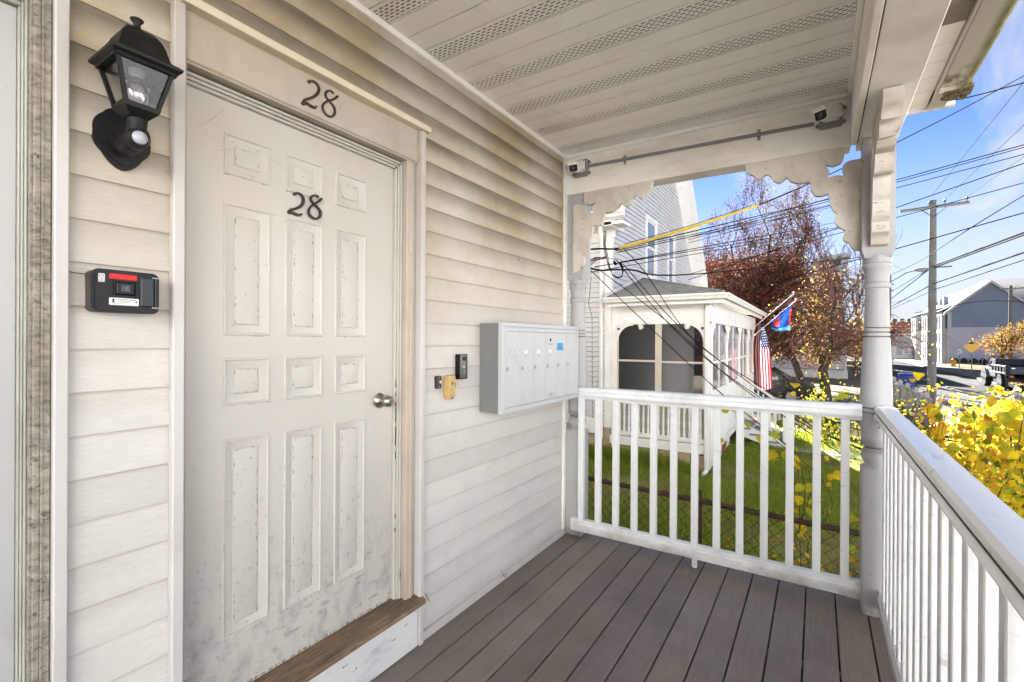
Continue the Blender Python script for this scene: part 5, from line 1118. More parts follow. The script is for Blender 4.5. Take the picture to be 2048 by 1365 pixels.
def leaf_cloud(name, pts, size, per, jit, mats, wts, parent, seed=0, flat=.5, kind=None):
    rs = np.random.RandomState(seed); P = np.array([tuple(p) for p, d in pts]); P = np.repeat(P, per, 0); n = len(P); P = P+rs.normal(0, jit, (n, 3))
    a = rs.normal(0, 1, (n, 3)); a /= np.linalg.norm(a, axis=1)[:, None]; b = np.cross(a, rs.normal(0, 1, (n, 3))); b /= np.linalg.norm(b, axis=1)[:, None]
    s_ = rs.uniform(size*.6, size*1.25, n)[:, None]; nrm = np.cross(a, b)
    V = np.stack([P-a*s_, P-b*s_*.62-nrm*s_*.12, P+a*s_, P+b*s_*.62-nrm*s_*.12], 1).reshape(-1, 3); F = np.arange(4*n).reshape(-1, 4)
    return put(name, fast_mesh(name, V, F, mats, rs.choice(len(mats), n, p=wts)), parent)
M_bark = mat('dark_bark', (.055, .042, .033), .9, .25, 12, .1, bump=.5, bs=20); M_bark2 = mat('grey_bark', (.13, .11, .095), .9, .2, 6, .1); M_twig = mat('red_twigs', (.17, .09, .068), .85, .2, 8, .1)
L_p = leaf_mat('leaf_purple', (.095, .042, .030), .35); L_r = leaf_mat('leaf_crimson', (.13, .030, .024), .4); L_r2 = leaf_mat('leaf_rust', (.17, .078, .038), .4); L_dp = leaf_mat('leaf_maroon', (.060, .028, .022), .3); L_t = leaf_mat('leaf_tan', (.30, .19, .075), .35)
# airy maple standing behind the neighbour house
t = thing('maple_tree', 'tall airy maple with sparse purple leaves above the red mass', 'tree', (-1.8, 37, GZ)); allm = MB(); tips = []
for k, (lx, ly, h_) in enumerate(((-.42, 0, 8.0), (-.18, .1, 9.3), (.06, -.1, 9.6), (.26, .1, 9.0), (.5, 0, 7.6), (.78, 0, 6.3))):
    m_, tp = grow_tree(40+k, (-2.6+.22*k, 37, GZ+1), h_*.92, .12, 3, .42, .5, (7, 5, 4), (.40, .5, .5), .35, 0, (lx, ly), twist=.10, min_r=.012); allm.add(m_.v, m_.f); tips += tp
allm.build('trunk', M_bark, t, 40, recalc=False); leaf_cloud('crown', tips, .056, 8, .24, [L_p, L_dp, L_r2], (.42, .28, .30), t, 1)
# dense red tree, two of them shoulder to shoulder
def blob_pts(seed, n, cs):
    rg = random.Random(seed); out = []
    for (c, rx, ry, rz_, wt) in cs:
        for _ in range(int(n*wt)):
            v = Vector((rg.gauss(0, 1), rg.gauss(0, 1), rg.gauss(0, 1))).normalized(); q = rg.random()**.45
            if math.sin(v.x*7+c[0])+math.sin(v.y*6+v.z*7)+math.sin(v.z*9+v.x*3) < -.75: continue
            out.append((Vector((c[0]+v.x*rx*q, c[1]+v.y*ry*q, c[2]+v.z*rz_*q)), v))
    return out
for k, (bx, by, cs, lab) in enumerate((
    (-3.0, 31, [((-4.6, 31, 4.0), 2.6, 2.2, 2.2, .3), ((-2.4, 30, 3.6), 2.4, 2.2, 2.4, .35), ((-3.2, 30.5, 1.6), 3.4, 2.2, 1.6, .35), ((-3.0, 31, 5.4), 2.6, 1.8, 1.5, .22)], 'broad crimson leaved tree right behind the neighbour porch roof'),
    (1.0, 30, [((.3, 30, 3.9), 1.9, 1.8, 2.0, .35), ((-.4, 30.5, 5.2), 1.8, 1.6, 1.4, .2), ((-.9, 29.5, 2.4), 2.2, 1.8, 2.4, .35), ((1.2, 30, 2.2), 1.5, 1.6, 2.2, .3)], 'maroon leaved tree behind the two flags'))):
    t = thing('red_tree', lab, 'tree', (bx, by, GZ)); m_, tp = grow_tree(60+k, (bx, by, GZ-.1), 4.6, .20, 3, .5, .3, (7, 5, 4), (.55, .55, .5), .25, 0, (0, 0), min_r=.010); m_.build('trunk', M_bark, t, 40, recalc=False)
    leaf_cloud('crown', blob_pts(70+k, 6500, cs)+tp, .072, 3, .14, [L_p, L_r, L_r2, L_dp], (.40, .22, .20, .18), t, 5+k)
    tm = MB(); rg = random.Random(80+k)
    for (c, rx, ry, rz_, wt) in cs:
        for _ in range(60): a = Vector((c[0]+rg.uniform(-rx, rx)*.7, c[1]+rg.uniform(-ry, ry)*.8, c[2]+rg.uniform(-rz_, rz_)*.7)); d_ = Vector((rg.uniform(-.2, .9), rg.uniform(-.3, .3), rg.uniform(.2, .9))).normalized(); tm.tube([a, a+d_*rg.uniform(.6, 1.6)], [.014, .006], 3, False)
    tm.build('twigs', M_bark, t, 0, recalc=False)
# bare tree in front of the glass block
t = thing('bare_tree', 'leafless grey tree in front of the flat roofed block', 'tree', (3.4, 44, GZ)); m_, tp = grow_tree(91, (3.0, 44, GZ-.1), 9.4, .20, 4, .40, .5, (8, 5, 4, 3), (.42, .5, .5, .5), .3, 0, (.03, 0), min_r=.011); m_.build('trunk', M_bark2, t, 40, recalc=False)
t = thing('bare_tree', 'second leafless tree, thinner, just left of the porch post', 'tree', (4.6, 47, GZ)); m_, tp = grow_tree(95, (4.1, 46, GZ-.1), 7.4, .15, 4, .42, .5, (7, 5, 4, 3), (.42, .5, .5, .5), .3, 0, (.05, 0), min_r=.011); m_.build('trunk', M_bark2, t, 40, recalc=False)
# twiggy weeping tree by the street
t = thing('weeping_tree', 'crooked dark trunked weeping tree with small yellow leaves behind the railing', 'tree', (2.0, 17, GZ)); tr = MB(); tips = []
tb = [at(u, v, 'y', 16.6) for u, v in ((1660, 845), (1652, 790), (1645, 740), (1660, 705), (1692, 685), (1740, 672), (1790, 664))]; tb[0].z = GZ; tr.tube(tb, [.17, .14, .13, .115, .10, .075, .05], 10)
tb2 = [at(u, v, 'y', 16.6) for u, v in ((1648, 735), (1632, 690), (1620, 650), (1600, 610))]; tr.tube(tb2, [.09, .065, .045, .03], 8); tb3 = [at(u, v, 'y', 16.4) for u, v in ((1662, 705), (1660, 650), (1672, 600), (1668, 560))]; tr.tube(tb3, [.07, .05, .035, .02], 8)
rg = random.Random(33); starts = [p for P in (tb[3:], tb2[1:], tb3[1:]) for p in P]; tw = MB()
for k in range(760):
    a = rg.choice(starts)+Vector((rg.gauss(0, .15), rg.gauss(0, .25), rg.gauss(0, .15))); d_ = Vector((rg.gauss(0, .8), rg.gauss(0, .7), rg.uniform(.0, .9))).normalized(); pts = [a]; q = a.copy(); L_ = rg.uniform(.5, 1.55)
    for i in range(5): d_ = (d_+Vector((rg.gauss(0, .16), rg.gauss(0, .16), -.26))).normalized(); q = q+d_*L_/5; pts.append(q.copy())
    tw.tube(pts, [.012, .009, .007, .0055, .004, .003], 3, False); tips += [(pts[i], d_) for i in (2, 3, 4, 5) if (rg.random() < .5 and math.sin(pts[i].x*5)+math.sin(pts[i].z*6+pts[i].y*2) > .15)]
tr.build('trunk', M_bark, t, 40); tw.build('twigs', M_twig, t, 0, recalc=False)
L_pale = leaf_mat('leaf_pale_yellow', (.46, .36, .10), .45)
leaf_cloud('crown', tips, .034, 2, .08, [L_pale, L_t, L_o, L_g], (.36, .30, .22, .12), t, 8)
L_y2_ = leaf_mat('leaf_soft_yellow', (.40, .33, .04), .5)
# low leafy bush at its foot and along the fence
t = thing('bush', 'yellow green bush round the foot of the weeping tree', 'bush', (1.8, 14.5, GZ)); st = MB(); tips = []; rg = random.Random(12)
for k in range(46):
    a = Vector((rg.uniform(.9, 3.3), rg.uniform(13.8, 15.6), GZ)); d_ = Vector((rg.gauss(0, .25), rg.gauss(0, .25), 1)).normalized(); q = a.copy(); pts = [a]; L_ = rg.uniform(.7, 1.7)
    for i in range(5): d_ = (d_+Vector((rg.gauss(0, .15), rg.gauss(0, .15), -.05))).normalized(); q = q+d_*L_/5; pts.append(q.copy())
    st.tube(pts, [.010, .008, .006, .005, .004, .003], 3, False); tips += [(p, d_) for p in pts[1:]]
st.build('stems', M_bark, t, 0, recalc=False); leaf_cloud('foliage', tips, .042, 6, .14, [L_y2_, L_g, L_dg, L_o], (.22, .48, .22, .08), t, 3)
t = thing('bush', 'dark sparse shrubs along the picket fence by the blue bin', 'bush', (4.1, 19, GZ)); st = MB(); tips = []
for k in range(60):
    a = Vector((rg.uniform(3.4, 4.25), rg.uniform(11, 26), GZ)); d_ = Vector((rg.gauss(0, .3), rg.gauss(0, .3), 1)).normalized(); q = a.copy(); pts = [a]; L_ = rg.uniform(.5, 1.3)
    for i in range(4): d_ = (d_+Vector((rg.gauss(0, .2), rg.gauss(0, .2), -.05))).normalized(); q = q+d_*L_/4; pts.append(q.copy())
    st.tube(pts, [.010, .008, .006, .005, .004], 3, False); tips += [(p, d_) for p in pts[2:]]
st.build('stems', M_twig, t, 0, recalc=False); leaf_cloud('foliage', tips, .04, 2, .12, [L_t, L_g, L_b], (.4, .3, .3), t, 4)
L_o2 = leaf_mat('leaf_amber_far', (.30, .16, .03)); L_y2 = leaf_mat('leaf_gold_far', (.34, .23, .03))
# golden street tree by the rowhouse
t = thing('golden_tree', 'round golden leaved street tree in front of the rowhouse', 'tree', (15.2, 58, GZ)); m_, tp = grow_tree(120, (15.2, 58, GZ), 3.4, .17, 3, .55, .2, (8, 5, 4), (.55, .55, .5), .3, 0, min_r=.012); m_.build('trunk', M_bark, t, 40, recalc=False)
leaf_cloud('crown', tp+blob_pts(5, 900, [((14.4, 58, 1.3), 1.5, 1.3, .9, .4), ((15.6, 58, 1.7), 1.4, 1.3, 1.1, .4), ((16.4, 58, 1.1), 1.2, 1.2, .8, .2)]), .085, 2, .14, [L_o2, L_y2, L_t, L_r2], (.40, .25, .25, .1), t, 9)
t = thing('golden_tree', 'thin half bare amber tree at the far right behind the truck', 'tree', (18.0, 57, GZ)); m_, tp = grow_tree(121, (18.2, 57, GZ), 3.7, .15, 3, .55, .2, (8, 6, 5), (.55, .55, .5), .3, 0, min_r=.012); m_.build('trunk', M_bark2, t, 40, recalc=False); leaf_cloud('crown', tp, .075, 2, .15, [L_o2, L_t, L_r2], (.35, .4, .25), t, 10)

# ================================================================== LARGE YELLOW LEAVED SHRUBS BY THE PORCH
def big_leaf(seed):
    rg = random.Random(seed); out = [(0, 0), (.16, .10), (.34, .22), (.43, .40), (.42, .58), (.30, .76), (.14, .90), (0, 1.0)]
    V = []; F = []; n = len(out); bend = rg.uniform(.15, .60); cup = rg.uniform(.05, .65); curl = rg.uniform(-.5, .6)
    for (x, y) in out:
        for s_ in (-1, 0, 1):
            xx = s_*x*(1+rg.uniform(-.10, .10)); V.append((xx, y, -bend*y*y+cup*abs(xx)-curl*xx*y))
    for i in range(n-1):
        for k in (0, 1): a = i*3+k; F.append((a, a+1, a+4, a+3))
    me = bpy.data.meshes.new('leaf'); me.from_pydata(V, [], F); me.polygons.foreach_set('use_smooth', [True]*len(F)); me.validate(); return me
LM = {}
def leaf_mat(name, col, tr=.45): return mat(name, col, .6, .22, 14, .12, trans=tr, layers=(((.28, .13, .03), 22, (1, 1, 1), .60, .70, .8), ((.30, .34, .03), 9, (1, 1, 1), .52, .66, .55)))
LY = [leaf_mat('big_leaf_yellow', (.78, .58, .025), .5), leaf_mat('big_leaf_gold', (.72, .43, .03), .5), leaf_mat('big_leaf_lime', (.50, .50, .035), .5), leaf_mat('big_leaf_orange', (.50, .22, .035), .45), leaf_mat('big_leaf_green', (.14, .19, .025), .45)]
for mi in range(5):
    for s_ in range(3): me = big_leaf(mi*3+s_); me.materials.append(LY[mi]); LM[(mi, s_)] = me
def shoot_shrub(name, label, shoots, nleaf, size, seed, loc, wts=(.34, .19, .25, .10, .12), r=.006, more=0):
    t = thing(name, label, 'shrub', loc); rg = random.Random(seed); st = MB(); spots = []
    for S_ in shoots:
        P = []
        for i in range(len(S_)-1):
            a, b, c_, e = [Vector(S_[max(0, min(len(S_)-1, i+q))]) for q in (-1, 0, 1, 2)]
            for k in range(5): u = k/5; P.append(.5*((2*b)+(c_-a)*u+(2*a-5*b+4*c_-e)*u*u+(3*b-a-3*c_+e)*u**3))
        P.append(Vector(S_[-1])); n = len(P); st.tube(P, [r*(1-.7*i/n) for i in range(n)], 5)
        for i in range(int(n*.2), n): spots.append((P[i], (P[i]-P[i-1]).normalized()))
    st.build('stem', mat('shrub_bark', (.10, .065, .045), .8, .2, 20, .2) if not bpy.data.materials.get('shrub_bark') else bpy.data.materials['shrub_bark'], t)
    for k in range(nleaf):
        p, d_ = rg.choice(spots); p = p+Vector((rg.gauss(0, 1), rg.gauss(0, 1), rg.gauss(0, 1)))*.055
        out = Vector((rg.gauss(0, .8), rg.gauss(0, .8)-.15, rg.gauss(-.35, .55))).normalized(); nr = Vector((rg.gauss(0, .55), rg.gauss(0, .6)-.35, rg.gauss(.45, .5))).normalized()
        x = out.cross(nr).normalized(); nr = x.cross(out).normalized(); M_ = Matrix((x, out, nr)).transposed().to_euler()
        mi = rg.choices(range(5), wts)[0]; put('leaf', LM[(mi, rg.randrange(3))], t, p, M_, size*rg.choice((rg.uniform(.45, .8), rg.uniform(.8, 1.2)))) 
    if more:
        low = [(p, d_) for p, d_ in spots if p.z < .95]
        leaf_cloud('foliage', [rg.choice(low) for _ in range(more)], size*.36, 1, .11, LY, (.28, .20, .26, .14, .12), t, seed)['kind'] = 'stuff'
    return t
rg = random.Random(77); sh = []
for k in range(34):
    y = rg.uniform(3.35, 6.2); fr_ = rg.uniform(.10, 1.15); x = 1.646+y*(.150+.105*fr_); zt = .55+.72*max(0, fr_)+rg.uniform(-.40, .06)+.03*(4.2-y)
    b = Vector((x+rg.gauss(.1, .2), y+rg.gauss(0, .25), GZ)); top = Vector((x, y, zt)); m1 = b.lerp(top, .5)+Vector((rg.gauss(0, .12), rg.gauss(0, .12), .15)); sh.append([b, m1, m1.lerp(top, .6)+Vector((rg.gauss(0, .06), rg.gauss(0, .06), .06)), top])
sh += [[(2.45, 5.2, GZ), (2.50, 5.2, .1), (2.47, 5.22, .75), (2.44, 5.22, 1.13)], [(2.75, 3.9, GZ), (2.72, 3.8, .3), (2.64, 3.75, .95), (2.62, 3.7, 1.28)]]
shoot_shrub('yellow_shrub', 'tall shrub of large bright yellow leaves beyond the long railing', sh[:18], 298, .082, 3, (2.6, 4.3, GZ), more=2600)
shoot_shrub('yellow_shrub', 'second dense yellow leaved shrub at the lower right, below the railing cap', sh[18:], 298, .082, 13, (2.8, 5.0, GZ), more=2600)
rg = random.Random(78); sh = []
for k in range(13):
    b = Vector((rg.uniform(1.45, 2.6), rg.uniform(4.5, 5.2), GZ)); sh.append([b, b+Vector((rg.gauss(0, .1), rg.gauss(0, .1), .7)), b+Vector((rg.gauss(0, .2), rg.gauss(0, .2), rg.uniform(1.2, 1.6))), b+Vector((rg.gauss(-.1, .2), rg.gauss(0, .2), rg.uniform(1.6, 2.15)))])
shoot_shrub('yellow_shrub', 'slender yellow leaved shoots at the chain link fence behind the corner post', sh, 190, .080, 6, (2.1, 4.8, GZ), (.5, .16, .26, .04, .04), .005)
shoot_shrub('yellow_shrub', 'tall thin sprig of yellow leaves rising beside the utility pole foot', [[(2.47, 5.2, GZ), (2.50, 5.2, 0), (2.47, 5.22, .75), (2.45, 5.22, 1.20)], [(2.40, 5.1, GZ), (2.44, 5.1, -.1), (2.42, 5.12, .6), (2.40, 5.12, .95)]], 46, .075, 21, (2.45, 5.2, GZ))

# ================================================================== PICKET FENCE, BIN, STREET FURNITURE
M_pf = mat('picket_vinyl', (.32, .33, .34), .4, .03, 4, .4)
pf = thing('picket_fence', 'low white picket fence with capped posts along the near pavement', 'fence', (4.4, 16, GZ)); cap = MB(); cap.lathe([(.085, 0), (.085, .03), (.06, .045), (.0, .09)], (0, 0, 0), 'z', 4); capm = cap.mesh('post_cap', M_pf)
yp = 8.0
pm = MB(); pm.box(-.057, .057, -.057, .057, 0, 1.0, .006); pmm = pm.mesh('fence_post', M_pf)
pan = MB(); pan.box(-.02, .02, .06, 1.74, .16, .24).box(-.02, .02, .06, 1.74, .72, .80)
for k in range(15): y = .13+k*.110; pan.prism([(-.035+y, .08), (.035+y, .08), (.035+y, .86), (y, .92), (-.035+y, .86)], 'x', .02, .038)
panm = pan.mesh('picket_panel', M_pf, 0)
for k in range(12):
    y = yp+1.8*k; put('fence_post', pmm, pf, (4.4, y, GZ)); put('post_cap', capm, pf, (4.4, y, GZ+1.0), (0, 0, R(45)))
    if k < 11: put('picket_panel', panm, pf, (4.4, y, GZ))
bn = thing('wheelie_bin', 'blue ribbed plastic bin standing at the near road edge', 'bin', (5.3, 30, GZ)); M_bin = mat('bin_blue', (.015, .035, .22), .45, .1, 6, .4)
m = MB(); prof = []
for k in range(9): r = .26+.008*k; prof += [(r, .05+.10*k), (r+.012, .08+.10*k), (r+.012, .12+.10*k), (r+.004, .145+.10*k)]
m.lathe([(0, 0), (.25, 0)]+prof, (5.3, 30, GZ), 'z', 20); m.build('body', M_bin, bn); MB().lathe([(0, .02), (.30, .02), (.345, .0), (.355, .02), (.345, .06), (.2, .09), (0, .10)], (5.3, 30, GZ+.97), 'z', 20).build('rim', M_bin, bn)
b2_ = thing('wheelie_bin', 'blue recycling bin half buried in the yellow leaves', 'bin', (5.1, 6.6, GZ)); m = MB(); m.prism([(4.85, GZ+.05), (5.35, GZ+.05), (5.42, GZ+.95), (4.78, GZ+.95)], 'y', 6.3, 6.85).build('body', M_bin, b2_); MB().box(4.74, 5.46, 6.24, 6.92, GZ+.95, GZ+1.03, .02).build('lid', mat('bin_lid', (.02, .03, .05), .5), b2_)
for y in (6.4, 6.75): MB().lathe([(0, -.03), (.1, -.03), (.1, .03), (0, .03)], (4.86, y, GZ+.10), 'y', 14).build('wheel', M_black, b2_)
M_post2 = mat('sign_post_steel', (.20, .20, .19), .6, .1, 8)
sg = thing('warning_sign', 'yellow diamond warning sign with a black arrow on a thin post', 'sign', (11.9, 51.5, GZ)); MB().box(11.87, 11.93, 51.5, 51.54, GZ, 1.75).build('sign_post', M_post2, sg)
c_ = (11.88, 1.17); q = .50; MB().prism([(c_[0]-q, c_[1]), (c_[0], c_[1]-q), (c_[0]+q, c_[1]), (c_[0], c_[1]+q)], 'y', 51.47, 51.495).build('plate', mat('sign_yellow', (.72, .40, .01), .4, .05, 5), sg)
MB().prism([(c_[0]-.17, 1.40), (c_[0]+.17, 1.40), (c_[0]+.12, 1.50), (c_[0], 1.58), (c_[0]-.12, 1.50)], 'y', 51.462, 51.469).build('symbol', M_ink, sg, 0)
sg = thing('street_sign', 'small pale rectangular sign on a thin post before the yellow diamond', 'sign', (11.82, 55, GZ)); MB().box(11.79, 11.85, 55, 55.04, GZ, 1.05).build('sign_post', M_post2, sg); MB().box(11.66, 11.98, 54.97, 54.995, .48, .93, .01).build('plate', mat('sign_white', (.62, .66, .62), .5), sg)
g = MB(); [g.box(11.72, 11.92, 54.963, 54.968, z, z+.045) for z in (.56, .68, .80)]; g.build('print', M_greyink, sg, 0)
hy = thing('fire_hydrant', 'yellow fire hydrant on the far sidewalk', 'hydrant', (13.4, 66, GZ)); M_hy = mat('hydrant_yellow', (.62, .33, .02), .5, .1, 6)
MB().lathe([(0, 0), (.22, 0), (.22, .06), (.15, .08), (.15, .55), (.20, .57), (.20, .63), (.15, .68), (.07, .78), (0, .80)], (13.4, 66, GZ+.12), 'z', 14).build('barrel', M_hy, hy); MB().tube([(13.14, 66, GZ+.58), (13.66, 66, GZ+.58)], .075, 10).build('nozzle', M_hy, hy)

# ================================================================== VEHICLES
M_tyre = mat('tyre', (.02, .02, .02), .85, .2, 20, .2); M_rim = mat('steel_rim', (.22, .22, .22), .5, .1, 10, metal=.3); M_tw = mat('truck_silver', (.12, .13, .145), .35, .05, 3, .5); M_tb = mat('truck_black', (.011, .013, .018), .6, .2, 4, .15); M_tail = mat('tail_red', (.35, .02, .02), .3); M_tbl = mat('truck_blue_black', (.018, .03, .055), .5, .2, 4, .25)
def wheel(t, x, y, r, w_, z=GZ+.015):
    o = MB(); o.lathe([(r*.55, -w_/2), (r*.92, -w_/2), (r, -w_*.35), (r, w_*.35), (r*.92, w_/2), (r*.55, w_/2)], (x, y, z+r), 'x', 24); o = o.build('wheel', M_tyre, t, 40)
    MB().lathe([(0, -w_*.30), (r*.2, -w_*.34), (r*.25, -w_*.22), (r*.5, -w_*.20), (r*.57, -w_*.46), (r*.57, w_*.46), (r*.5, w_*.2), (0, w_*.3)], (x, y, z+r), 'x', 20).build('rim', M_rim, o, 40)
trk = thing('dump_truck', 'dark dump truck with a silver cab parked across the street', 'truck', (11.2, 37.5, GZ)); TX0, TX1 = 9.85, 12.2
MB().box(10.5, 11.5, 34.4, 39.4, -.42, -.22, .02).build('chassis', M_tb, trk)
P = [(37.2, -.42), (37.2, .40), (37.4, .54), (38.1, .54), (38.5, .22), (39.5, .05), (39.6, -.2), (39.6, -.42)]
cab = MB(); cab.prism(P, 'x', 10.02, 12.05); cab = cab.build('cab', M_tw, trk, 30)
MB().prism([(37.4, .10), (37.5, .46), (38.05, .46), (38.4, .16)], 'x', 10.00, 10.02).build('side_window', M_lens, cab, 0); MB().box(10.2, 11.9, 37.18, 37.2, .1, .40).build('rear_window', M_lens, cab, 0)
MB().prism([(38.9+.55*math.cos(a), -.50+.55*math.sin(a)) for a in np.linspace(0, math.pi, 12)], 'x', 9.90, 10.1).build('fender', M_tw, cab, 40)
mr = MB(); mr.box(9.72, 9.86, 38.25, 38.32, .20, .50, .02).tube([(9.86, 38.3, .35), (10.02, 38.3, .30)], .02, 6); mr.build('mirror', M_tb, trk)
bed = MB(); bed.box(TX0, TX0+.07, 34.6, 37.1, -.05, .28, .01).box(TX1-.07, TX1, 34.6, 37.1, -.05, .60, .01).box(TX0, TX1, 34.6, 37.1, -.14, -.05, .01).box(TX0, TX1, 37.0, 37.1, -.05, .62, .01); bed = bed.build('dump_body', M_tb, trk)
for y in np.arange(34.8, 37, .5): MB().box(TX0-.04, TX0, y, y+.08, -.12, .28, .005).build('body_rib', M_tb, bed)
MB().box(TX0-.035, TX0+.03, 34.7, 37.1, .22, .29, .01).build('side_rail', M_tw, bed); MB().box(TX0-.035, TX0+.03, 34.7, 37.1, -.15, -.07, .01).build('side_rail', M_tw, bed)
MB().box(TX0-.05, TX0+.10, 34.52, 34.62, -.25, .34, .01).build('corner_post', M_tb, bed)
tg = MB(); tg.box(TX0+.1, TX1-.05, 34.53, 34.58, -.12, .26, .01); tg = tg.build('tailgate', M_tbl, trk)
for a, b in ((TX0+.14, TX0+.72), (TX0+.80, TX0+1.36), (TX0+1.44, TX1-.1)): MB().box(a, b, 34.505, 34.53, -.09, .22, .01).build('tailgate_panel', M_tbl, tg)
MB().box(TX0+.18, TX0+.30, 34.498, 34.504, .15, .20).build('reflector', M_sticker, tg, 0)
MB().box(TX0+.02, TX1, 36.4, 36.5, .28, .60, .01).box(TX0-.0, TX0+.04, 36.4, 37.1, .29, .60, .005).build('side_board', M_tb, bed)
for y in (35.9,): wheel(trk, 10.02, y, .46, .30); wheel(trk, 12.0, y, .46, .30); wheel(trk, 10.38, y, .46, .26)
wheel(trk, 10.05, 38.9, .46, .28); wheel(trk, 12.0, 38.9, .46, .28)
MB().box(10.1, 11.9, 36.6, 38.2, -.75, -.25, .02).build('under_box', M_tb, trk)
fl = MB(); fl.box(9.98, 10.66, 35.26, 35.28, GZ+.22, -.36); fl = fl.build('mud_flap', M_black, trk); text('lettering', 'DEJANA', .135, (10.32, 35.25, -.62), (R(90), 0, 0), M_sticker, fl, .002); g = MB(); [g.box(10.08+.03*k, 10.55-.03*k, 35.252, 35.258, -.72-.05*k, -.70-.05*k) for k in range(3)]; g.build('print', M_sticker, fl, 0)
for x in (9.95, 11.95): MB().box(x, x+.16, 34.50, 34.56, -.30, -.20, .01).build('tail_light', M_tail, trk)
car = thing('parked_car', 'black car parked in the driveway behind the flags', 'car', (.2, 22.7, GZ)); M_car = mat('car_black', (.012, .014, .018), .2, .1, 3, .6); M_cg = mat('car_glass', (.04, .06, .065), .05, .2, 2, .8)
P = [(-2.0, GZ+.32), (-2.05, GZ+.80), (-1.85, GZ+.92), (-1.35, GZ+1.0), (-.85, GZ+1.42), (.0, GZ+1.50), (.55, GZ+1.40), (1.20, GZ+.98), (2.05, GZ+.80), (2.15, GZ+.55), (2.1, GZ+.30)]
MB().prism([(x-.55, z) for x, z in P], 'y', 22.2, 23.9).build('body', M_car, car, 25)
MB().prism([(x-.55, z) for x, z in ((-1.25, GZ+1.0), (-.80, GZ+1.36), (-.42, GZ+1.40), (-.42, GZ+1.0))], 'y', 22.18, 22.2).build('rear_side_window', M_cg, car, 0)
MB().prism([(x-.55, z) for x, z in ((-.35, GZ+1.0), (-.35, GZ+1.41), (.0, GZ+1.44), (.48, GZ+1.35), (.98, GZ+1.0))], 'y', 22.18, 22.2).build('front_side_window', M_cg, car, 0)
MB().quad((.02, 22.3, GZ+1.44), (.02, 23.8, GZ+1.44), (.68, 23.8, GZ+1.02), (.68, 22.3, GZ+1.02)).build('windscreen', M_cg, car, 0).location = (.02, 0, .02)
for x in (-1.85, .75):
    for y in (22.3, 23.8):
        o = MB(); o.lathe([(.18, -.1), (.32, -.1), (.33, -.06), (.33, .06), (.32, .1), (.18, .1)], (x, y, GZ+.33), 'y', 20); o = o.build('wheel', M_tyre, car); MB().lathe([(0, -.11), (.19, -.10), (.19, .10), (0, .11)], (x, y, GZ+.33), 'y', 16).build('rim', M_rim, o)
MB().box(1.50, 1.58, 22.3, 22.55, GZ+.62, GZ+.74, .02).build('headlight', M_sticker, car); MB().box(.35, .55, 22.02, 22.2, GZ+.98, GZ+1.1, .03).build('mirror', M_car, car)

# ================================================================== FAR BUILDINGS
M_gb = mat('blue_grey_siding', (.21, .26, .34), .7, .06, .6, .2); M_lg = mat('pale_grey_siding', (.52, .52, .60), .7, .05, .6, .2); M_wt = mat('far_white', (.50, .50, .50), .6, .04, 1, .3); M_dr = mat('far_dark_roof', (.05, .055, .07), .9, .15, 2); M_wg = mat('far_window', (.10, .12, .15), .15, .2, .5, .7); M_shg = mat('far_shingle', (.13, .13, .13), .9, .15, 2)
rh = thing('rowhouse', 'blue grey gabled rowhouse with white trim across the street', 'house', (18.5, 84, GZ)); gx0, gx1, gy = 14.75, 22.0, 76.35
MB().box(gx0, gx1, gy, 100, GZ-.2, 3.2).build('lower_wall', M_lg, rh); MB().box(gx0, gx1, gy, 100, 3.2, 5.2).prism([(gx0, 5.2), (gx1, 5.2), (18.38, 8.45)], 'y', gy, 100).build('upper_wall', M_gb, rh)
for s_, e in ((-1, gx0-.45), (1, gx1+.45)):
    z = 8.5-abs(e-18.38)*.895; MB().prism([(18.38, 8.50), (e, z), (e, z+.22), (18.38, 8.74)], 'y', gy-.35, 100.3).build('roof', M_shg, rh); MB().prism([(18.38, 8.42), (e, z-.10), (e, z+.20), (18.38, 8.70)], 'y', gy-.42, gy-.30).build('rake_board', M_wt, rh)
MB().box(gx0-.05, gx1+.05, gy-.06, gy, 3.10, 3.32).box(gx0-.05, gx1+.05, gy-.06, gy, .98, 1.14).box(gx0-.06, gx0+.28, gy-.07, gy-.0, GZ, 5.2).build('band', M_wt, rh)
for k in range(5):
    y0_ = 77+k*4.4; x_ = gx0-(.0 if k % 2 == 0 else .7)
    b_ = MB(); b_.box(x_-.5, gx0-.0, y0_, y0_+3.6, GZ, 5.3).build('bay', M_wt, rh)
    MB().prism([(x_-.75, 5.3), (gx0+.9, 5.3), (gx0+.9, 6.2)], 'y', y0_-.2, y0_+3.8).build('bay_roof', M_dr, rh)
    for z0_, z1_ in ((GZ+.1, .9), (1.5, 2.6), (3.1, 4.8)):
        for q in (.45, 2.0): MB().box(x_-.52, x_-.5, y0_+q, y0_+q+1.1, z0_, z1_).build('window', M_wg, rh, 0)
    for q in (.45, 2.0): MB().box(x_-.2, x_+.3, y0_-.02, y0_-.0, 3.2, 4.8).build('window', M_wg, rh, 0) if q < 1 else None
for k in range(3): y = 84+k*5; MB().box(15.6+.35*k, 16.1+.35*k, y, y+.5, 6.4, 7.6).build('chimney', M_lg, rh)
ft_ = MB(); rg = random.Random(4)
for k in range(9): x = 15.2+k*.8; q = rg.uniform(.3, .5); ft_.lathe([(0, 0), (q, .1), (q, .4), (q*.5, .62), (0, .68)], (x, 75.4, GZ+.1), 'z', 8)
tag(ft_.build('low_hedge', mat('hedge_green', (.03, .045, .02), .9, .3, 8)), 'row of low dark shrubs along the rowhouse base', 'hedge')
